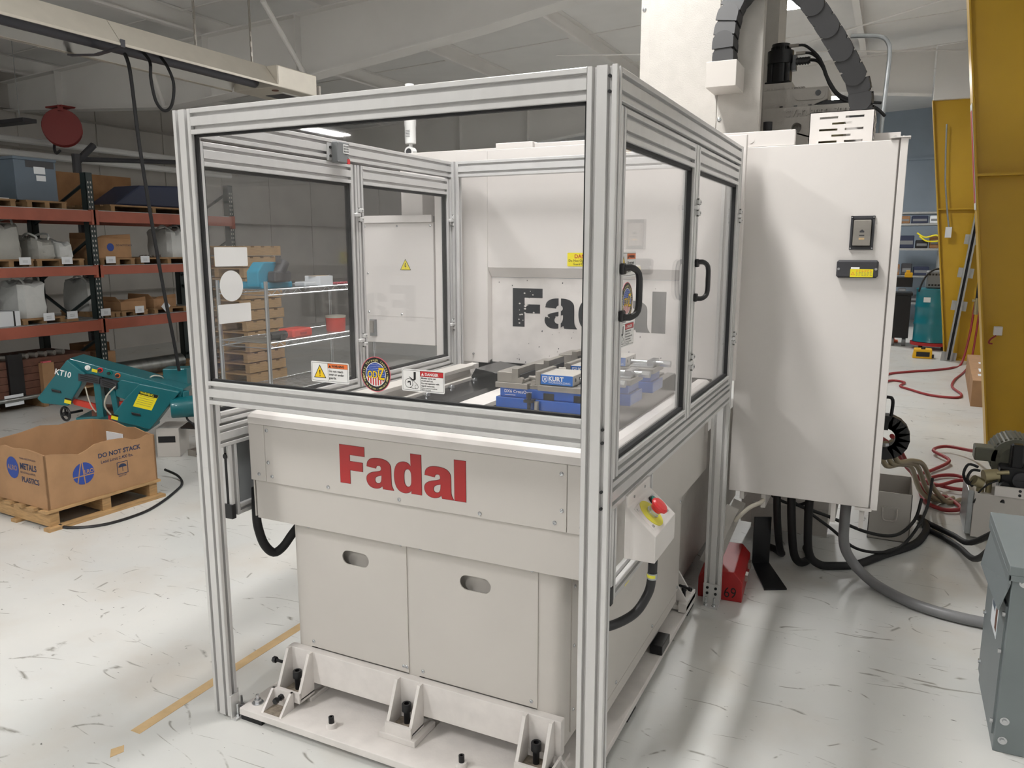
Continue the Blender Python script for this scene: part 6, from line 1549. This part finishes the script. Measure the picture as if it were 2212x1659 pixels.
b = MB(); b.box(-8.0, -7.4, 2.78, 3.16, 2.128, 2.14, 'paper'); b.cyl((-7.5, 2.95, 2.14), (-7.5, 2.95, 2.2), .03, 10, 'galv'); b.box(-7.6, -7.45, 2.82, 2.9, 2.14, 2.21, 'black_metal'); b.build('parts_board', None, smooth=0, label='white board with small metal parts on the top rack level', cat='board')
small_pallet(4.25, 5.4, 2.053, 'wide wooden pallet under the dark tarpaulin on the top rack level')
b = MB(); b.prism([(-7.42, 4.35, 2.128), (-7.42, 4.72, 2.37), (-7.42, 5.35, 2.40), (-7.42, 5.38, 2.128)], (-.5, .03, 0)); tp = b.build('tarpaulin', 'navy', smooth=0, bevel=.02, label='dark navy tarpaulin heap on the top rack level', cat='tarpaulin')
b = MB(); b.box(-8.2, -8.17, 4.15, 5.2, 2.06, 2.52); b.build('leaning_board', 'cardboard_dark', smooth=0, label='brown board standing behind the dark tarpaulin', cat='board')
# second level
z2 = 1.458
for (a, c, lb) in ((2.85, 3.30, 'wooden pallet below the upright grey bulk bag on the second rack level'), (3.34, 3.86, 'wooden pallet below the slumped bulk bag'), (4.06, 4.50, 'wooden pallet below the printed carton on the second rack level'), (4.58, 5.4, 'wooden pallet holding small parts at the post end of the second rack level')):
    small_pallet(a, c, z2, lb)
bulk_bag(2.92, 3.25, z2 + .075, .34, 'upright grey bulk bag with tall loops on the second rack level', 'bag_grey')
bulk_bag(3.36, 3.60, z2 + .075, .22, 'slumped grey bulk bag with crossed straps on the second rack level', 'bag_grey', slump=.2)
bulk_bag(3.60, 3.80, z2 + .075, .20, 'knotted clear bag beside the slumped bulk bag', 'bag_white', loops=False, slump=.3)
b = MB(); b.box(-8.36, -8.12, 3.64, 3.92, z2, z2 + .30); b.build('dark_case', 'dark_grey', smooth=0, bevel=.004, label='dark case standing behind the rack upright on the second level', cat='case')
carton(4.06, 4.50, z2 + .075, .22, 'brown carton with round blue mark on the second rack level', mark=True, flap=True)
bulk_bag(5.05, 5.30, z2 + .075, .32, 'tall white bulk bag at the post end of the second rack level', 'bag_white')
b = MB()
for k in range(6): b.cyl((-7.45, 4.66 + .05 * k, z2 + .085), (-7.40, 4.68 + .05 * k, z2 + .095), .014, 8)
b.build('metal_parts', 'steel', label='small loose steel parts on a second level rack pallet', cat='parts', kind='stuff')
for y, lb in ((3.18, 'white tag card below the upright grey bulk bag'), (3.63, 'white tag card below the slumped bulk bag'), (4.15, 'white tag card in front of the printed carton'), (4.60, 'white tag card in front of the small steel parts')): card(y, z2 + .02, lb)
# third level
z3 = .868
for (a, c, lb) in ((3.13, 3.58, 'wooden pallet below the bright bulk bag on the lower rack shelf'), (4.06, 4.25, 'wooden pallet below the bulk bag behind the rack upright'), (4.28, 4.62, 'wooden pallet below the open low carton'), (4.72, 5.2, 'wooden pallet below the low carton with a pointed card')):
    small_pallet(a, c, z3, lb, h=.06, x1=-7.34)
bulk_bag(3.16, 3.46, z3 + .06, .36, 'bright white bulk bag with sagging loops on the lower rack shelf', 'bag_white')
bulk_bag(4.045, 4.265, z3 + .06, .34, 'white bulk bag half hidden by the green rack upright', 'bag_white', x1=-7.62)
carton(4.30, 4.64, z3 + .06, .10, 'open low brown carton with raised flap on the lower rack shelf', flap=True)
carton(4.75, 5.08, z3 + .06, .11, 'low brown carton with a pointed card on the lower rack shelf', flap=True)
carton(4.32, 4.58, z3 + .06, .12, 'dark brown low carton behind the open low carton', 'cardboard_dark', x1=-7.86, d=.24)
wb_ = thing('white_case', 'long white carton with black strap on the lower rack shelf', 'box', (-7.5, 2.95, z3))
b = MB(); b.box(-7.75, -7.33, 2.62, 3.10, z3, z3 + .15); wc_ = b.build('carton', 'paper', wb_, smooth=0, bevel=.004)
b = MB(); b.box(-7.752, -7.327, 3.03, 3.045, z3, z3 + .152); b.build('strap', 'black_plastic', wc_, smooth=0)
for y, lb in ((3.37, 'white tag card below the bright bulk bag'), (3.63, 'white tag card on a small wooden block'), (4.03, 'white tag card beside the green rack upright'), (4.47, 'white tag card on the open low carton')): card(y, z3 + .03, lb, h=.08)
b = MB(); Mx = Matrix.Translation((-7.285, 4.87, z3 + .05)) @ Matrix.Rotation(.75, 4, 'X'); b.box(0, .003, -.05, .05, 0, .09, 'paper', Mx); b.build('tag_card', None, smooth=0, label='tilted white card hanging point down from a low carton', cat='tag card', group='white tag cards on the rack')
MB().box(-7.36, -7.29, 3.56, 3.70, z3, z3 + .028).build('wood_block', 'wood_rack', smooth=0, label='small wooden block carrying a white tag card', cat='block')
# floor level
small_pallet(2.6, 3.91, 0, 'long wooden pallet on the floor under the rack', h=.14, x0=-8.2, x1=-7.30)
b = MB()
for k in range(5): b.box(-8.1, -7.36, 2.62, 3.85 - .02 * (k % 2), .14 + .075 * k, .21 + .075 * k)
b.build('steel_stack', 'rust', smooth=0, label='stack of rusty flat steel bars on the floor pallet under the rack', cat='steel stock')
b = MB(); b.box(-7.358, -7.325, 2.92, 3.07, .14, .58); b.build('black_sheet', 'black_metal', smooth=0, label='black sheet standing in front of the rusty steel stack', cat='sheet')
b = MB(); b.box(-7.358, -7.30, 3.25, 3.38, .14, .46, 'cardboard'); b.box(-7.35, -7.308, 3.27, 3.36, .46, .475, 'pink_edge'); b.build('narrow_carton', None, smooth=0, label='narrow brown carton with pink top by the rusty steel stack', cat='box')
hose('steel_pipe', [(-7.278, 2.5, .135), (-7.278, 3.0, .135), (-7.278, 3.5, .135)], .022, 'pipe_steel', 'shiny steel pipe lying along the floor pallet edge', 'pipe', 12, sm=1)
card(2.92, .075, 'white tag card hanging on the floor pallet', w=.19, h=.11)
b = MB()
for k in range(9): b.cyl((-7.5, 2.75 + .1 * k, .538), (-7.42, 2.78 + .1 * k, .538), .028, 8)
b.build('metal_rings', 'steel', label='shiny metal rings lying on the rusty steel stack', cat='parts', kind='stuff')
small_pallet(4.15, 5.9, 0, 'long wooden pallet on the floor under the steel tube', h=.12, x0=-8.2, x1=-7.34)
b = MB(); b.cyl((-7.52, 4.18, .22), (-7.52, 5.2, .22), .10, 24, None, .10, False); b.cyl((-7.52, 4.18, .22), (-7.52, 5.2, .22), .085, 24, None, .085, False); b.prism(circ((-7.52, 4.18, .22), (1, 0, 0), V, .10, 24), (0, .001, 0), None, [circ((-7.52, 4.18, .22), (1, 0, 0), V, .085, 24)]); b.build('steel_tube', 'pipe_steel', label='large shiny steel tube on the floor pallet under the rack', cat='tube')
b = MB(); b.cyl((-7.362, 4.06, .175), (-7.362, 4.4, .175), .055, 18); b.build('steel_bar', 'pipe_steel', label='short shiny round steel bar beside the large tube', cat='bar')
carton(4.16, 4.38, .12, .32, 'tall brown carton on the floor behind the green rack upright', 'cardboard', x1=-7.65, d=.26)
carton(4.18, 4.52, .12, .40, 'dark brown carton behind the large steel tube', 'cardboard_dark', x1=-7.93, d=.26)
b = MB(); b.box(-7.36, -7.20, 5.2, 5.24, .12, .24, 'paper', Matrix.Translation((0, 0, 0))); b.build('paper_wad', None, smooth=0, label='white paper sheet at the end of the large steel tube', cat='paper')
# beam boom and reel in the roof
rl_ = thing('hose_reel', 'red hose reel hanging from the white roof rafter', 'hose reel', (-9.4, 5.25, 3.2))
b = MB(); c = Vector((-9.39, 5.2, 3.2)); axr = Vector((.80, -.6, 0)).normalized()
for s in (-.11, .11): b.lathe([(.0001, -.008), (.23, -.008), (.235, 0), (.23, .008), (.0001, .008)], c + axr * s, axr, 32)
b.cyl(c - axr * .11, c + axr * .11, .10, 20); b.build('spool', 'red_reel', rl_)
b = MB(); b.box(-.03, .03, -.16, .16, .20, .27, None, Matrix.Translation(c) @ Matrix.Rotation(-.64 + math.pi / 2, 4, 'Z')); b.box(-.16, .16, -.1, .1, .25, .27, None, Matrix.Translation(c)); b.build('mount', 'red_reel', rl_, smooth=0)
b = MB(); b.tube([c + Vector((-.16, .05, -.05)), c + Vector((-.20, 0, -.22)), c + Vector((-.1, -.05, -.32)), c + Vector((.05, -.1, -.30))], .018, 8); b.build('hose', 'dark_grey', rl_)
for i, (p0, p1) in enumerate((((-9.9, 2.5, 3.05), (-9.9, 8.5, 3.05)), ((-9.8, 2.5, 2.86), (-9.8, 8.5, 2.86)))):
    b = MB(); b.cyl(p0, p1, .045, 10); b.build('wall_pipe', 'wall_white', label=['upper pale pipe along the wall above the rack', 'lower pale pipe along the wall above the rack'][i], cat='pipe')
b = MB(); b.cyl((-8.6, 4.83, 2.73), (-8.6, 7.8, 2.94), .03, 8, 'dark_grey'); b.cyl((-8.6, 4.79, 2.69), (-8.6, 5.04, 2.92), .045, 8, 'dark_grey'); b.cyl((-8.6, 4.79, 0), (-8.6, 4.79, 2.79), .05, 10, 'dark_grey'); b.build('jib_arm', None, label='dark jib arm on a post behind the rack', cat='jib')
# radiant tube heater
ht = thing('tube_heater', 'long grey radiant tube heater hung on chains under the roof', 'heater', (-4.43, 2.0, 3.0))
HX0, HX1, HZ = -4.70, -4.17, 3.0; yA, yB = -.8, 3.52
def shell(x0, x1, zb, ztp, y0, y1, name, m, inset=.13, t=.006):
    o = [(x0, zb), (x0 + inset, ztp), (x1 - inset, ztp), (x1, zb)]; i = [(x1 - t, zb), (x1 - inset - t * .5, ztp - t), (x0 + inset + t * .5, ztp - t), (x0 + t, zb)]
    b = MB(); b.prism([(x, y0, z) for x, z in o + i], (0, y1 - y0, 0)); b.build(name, m, ht, smooth=0)
for k, (a, c_) in enumerate(((yA, .6), (.6, 2.02), (2.02, yB))): shell(HX0, HX1, HZ, HZ + .17, a, c_ - .006, 'reflector', 'heater_metal')
b = MB(); b.prism([(x, yA, z) for x, z in ((HX0 + .007, HZ + .002), (HX0 + .137, HZ + .162), (HX1 - .137, HZ + .162), (HX1 - .007, HZ + .002), (HX1 - .010, HZ + .002), (HX1 - .140, HZ + .159), (HX0 + .140, HZ + .159), (HX0 + .010, HZ + .002))], (0, yB - yA - .01, 0)); b.build('liner', 'heater_in', ht, smooth=0)
b = MB(); b.box(HX1 - .004, HX1 + .008, yA, yB, HZ - .010, HZ + .006); b.box(HX0 - .008, HX0 + .004, yA, yB, HZ - .010, HZ + .006); b.build('reflector_lip', 'heater_metal', ht, smooth=0)
b = MB(); b.cyl((-4.435, yA, HZ + .055), (-4.435, yB, HZ + .055), .052, 18); b.build('radiant_tube', 'heater_tube', ht)
for y in (.58, 2.0):
    b = MB(); b.prism([(HX1 + .012, y, HZ + .03), (HX1 + .010, y, HZ - .02), (-4.435, y, HZ - .045), (HX0 - .01, y, HZ - .02), (HX0 - .012, y, HZ + .03), (HX0 - .004, y, HZ + .03), (HX0 - .002, y, HZ - .012), (-4.435, y, HZ - .035), (HX1 + .002, y, HZ - .012), (HX1 + .004, y, HZ + .03)], (0, .035, 0)); b.build('strap', 'heater_tube', ht, smooth=0)
b = MB(); b.box(HX0 + .02, HX1 - .005, yB, yB + .50, HZ - .01, HZ + .17); bb_ = b.build('burner_box', 'heater_metal', ht, smooth=0, bevel=.008)
b = MB(); b.cyl((-4.30, yB + .10, HZ - .011), (-4.30, yB + .10, HZ - .016), .03, 16, 'rust'); b.box(-4.55, -4.35, yB + .25, yB + .42, HZ - .013, HZ - .010, 'dark_grey'); b.box(-4.33, -4.30, yB + .2, yB + .44, HZ - .013, HZ - .010, 'white_print'); b.build('burner_label', None, bb_, smooth=0)
b = MB(); b.tube([(-4.3, yB + .50, HZ + .08), (-4.3, yB + .58, HZ + .06), (-4.3, yB + .64, HZ + .02)], .018, 8, 'galv', 4); b.cyl((-4.3, yB + .66, HZ - .02), (-4.3, yB + .66, HZ + .12), .03, 10, 'steel'); b.build('gas_fitting', None, ht)
for y in (1.2, 2.9, 3.5):
    b = MB()
    for k in range(26): 
        z = HZ + .17 + .04 * k
        b.box(-4.44, -4.43, y - .009, y + .009, z, z + .046) if k % 2 == 0 else b.box(-4.444, -4.426, y - .004, y + .004, z, z + .046)
    b.build('chain', 'steel', ht, smooth=0)
# chrome wire shelf with odds and ends behind the left door
ws = thing('wire_shelf', 'chrome wire shelving unit outside the left enclosure door', 'shelf', (-3.2, 2.55, 0))
wx0, wx1, wy0, wy1 = -3.42, -3.0, 2.0, 3.15
for x in (wx0, wx1):
    for y in (wy0, wy1): b = MB(); b.cyl((x, y, 0), (x, y, 1.44), .0135, 12); b.build('post', 'zinc', ws)
for zz in (1.385, 1.04, .70, .32):
    b = MB()
    for y in (wy0, wy1): b.cyl((wx0, y, zz), (wx1, y, zz), .004, 6); b.cyl((wx0, y, zz - .035), (wx1, y, zz - .035), .004, 6)
    for x in (wx0, wx1):
        b.cyl((x, wy0, zz), (x, wy1, zz), .005, 6); b.cyl((x, wy0, zz - .035), (x, wy1, zz - .035), .005, 6)
        for k in range(23): b.cyl((x, wy0 + .05 * k, zz - (.035 if k % 2 else 0)), (x, wy0 + .05 * (k + 1), zz - (0 if k % 2 else .035)), .003, 5)
    for k in range(26): b.box(wx0, wx1, wy0 + .044 * k, wy0 + .044 * k + .026, zz, zz + .003)
    b.build('wire_shelf_deck', 'zinc', ws)
t = thing('bench_grinder', 'teal bench tool with grey body on the upper wire shelf', 'tool', (-3.2, 2.1, 1.388))
b = MB(); b.box(-3.30, -3.06, 2.04, 2.32, 1.388, 1.43, 'teal_bright'); b.prism([(-3.08, 2.02, 1.40), (-3.08, 2.30, 1.40), (-3.08, 2.28, 1.52), (-3.08, 2.20, 1.56), (-3.08, 2.08, 1.56), (-3.08, 2.02, 1.50)], (-.10, 0, 0), 'teal_bright'); b.build('base', None, t, smooth=0, bevel=.008)
b = MB(); b.cyl((-3.04, 2.15, 1.45), (-3.04, 2.22, 1.56), .04, 14); b.cbox(-3.07, -3.0, 2.09, 2.25, 1.43, 1.50, .01); b.cyl((-3.04, 2.17, 1.55), (-3.04, 2.17, 1.60), .018, 10); b.build('motor_head', 'dark_grey', t)
MB().cbox(-3.12, -3.02, 2.40, 2.52, 1.388, 1.42, .008).build('small_white_case', 'paper', label='flat white case on the upper wire shelf', cat='box')
t = thing('small_carton', 'white square carton on the upper wire shelf', 'box', (-3.08, 2.62, 1.388)); MB().box(-3.16, -3.02, 2.56, 2.70, 1.388, 1.455).build('carton', 'paper', t, smooth=0, bevel=.003); MB().box(-3.12, -3.06, 2.55, 2.71, 1.4552, 1.456).build('tape_strip', 'tape', t, smooth=0)
b = MB()
for k in range(10): b.cyl((-3.10, 2.74 + .02 * k, 1.395), (-3.02, 2.75 + .022 * k, 1.40), .008, 6)
b.build('loose_parts', 'pink_edge', label='small pinkish loose parts on the upper wire shelf', cat='parts', kind='stuff')
t = thing('tool_case', 'orange-red tool case on the middle wire shelf', 'tool case', (-3.06, 2.33, 1.043)); MB().cbox(-3.16, -3.02, 2.26, 2.46, 1.043, 1.105, .012).build('case', 'skin_red', t); b = MB(); b.box(-3.021, -3.016, 2.33, 2.39, 1.065, 1.08); b.build('clasp', 'red_paint', t, smooth=0)
t = thing('power_drill', 'black cordless drill lying on the middle wire shelf', 'drill', (-3.06, 2.14, 1.043)); b = MB(); b.cyl((-3.06, 2.07, 1.075), (-3.06, 2.22, 1.075), .028, 14); b.cbox(-3.09, -3.03, 2.15, 2.20, 1.043, 1.09, .006); b.build('body', 'black_plastic', t); b = MB(); b.cyl((-3.06, 2.05, 1.075), (-3.06, 2.07, 1.075), .015, 10); b.cyl((-3.06, 2.03, 1.075), (-3.06, 2.05, 1.075), .005, 6); b.build('chuck', 'steel', t)
t = thing('parts_tub', 'red cylindrical tub on the middle wire shelf', 'tub', (-3.1, 2.80, 1.043)); b = MB(); b.lathe([(.0001, 0), (.066, 0), (.07, .01), (.073, .10), (.0001, .10)], (-3.09, 2.80, 1.043), n=24); b.build('tub', 'skin_red', t); b = MB(); b.lathe([(.0001, .10), (.076, .10), (.076, .115), (.0001, .118)], (-3.09, 2.80, 1.043), n=24); b.build('lid', 'glove_plastic', t)
# stacked pallets beyond the wire shelf
n_ = 15
labels_pal = 'wooden pallet in the tall stack beyond the wire shelf'
def make_stack_pallet():
    t = thing('stacked_pallet', labels_pal, 'pallet', (0, 0, 0), group='pallets in the tall stack')
    for a in (0, .35, .70): MB().box(a, a + .06, 0, .55, 0, .085).build('stringer', 'wood', t, smooth=0)
    for c in (0, .15, .30, .45): MB().box(0, .76, c, c + .1, .085, .10).build('deck_board', 'wood', t, smooth=0)
    return t
p0 = make_stack_pallet(); register_kids()
ords = ['lowest', 'second', 'third', 'fourth', 'fifth', 'sixth', 'seventh', 'eighth', 'ninth', 'tenth', 'eleventh', 'twelfth', 'thirteenth', 'fourteenth', 'topmost']
for i in range(1, n_): copy_tree(p0, (-6.2 + random.uniform(-.02, .02), 4.28 + random.uniform(-.02, .02), .112 * i), .03 * random.uniform(-1, 1), '%s wooden pallet%s in the tall stack beyond the wire shelf' % (ords[i], ' from the floor' if i < 14 else ''))
p0.location = (-6.2, 4.28, 0); p0['label'] = 'lowest wooden pallet in the tall stack beyond the wire shelf'
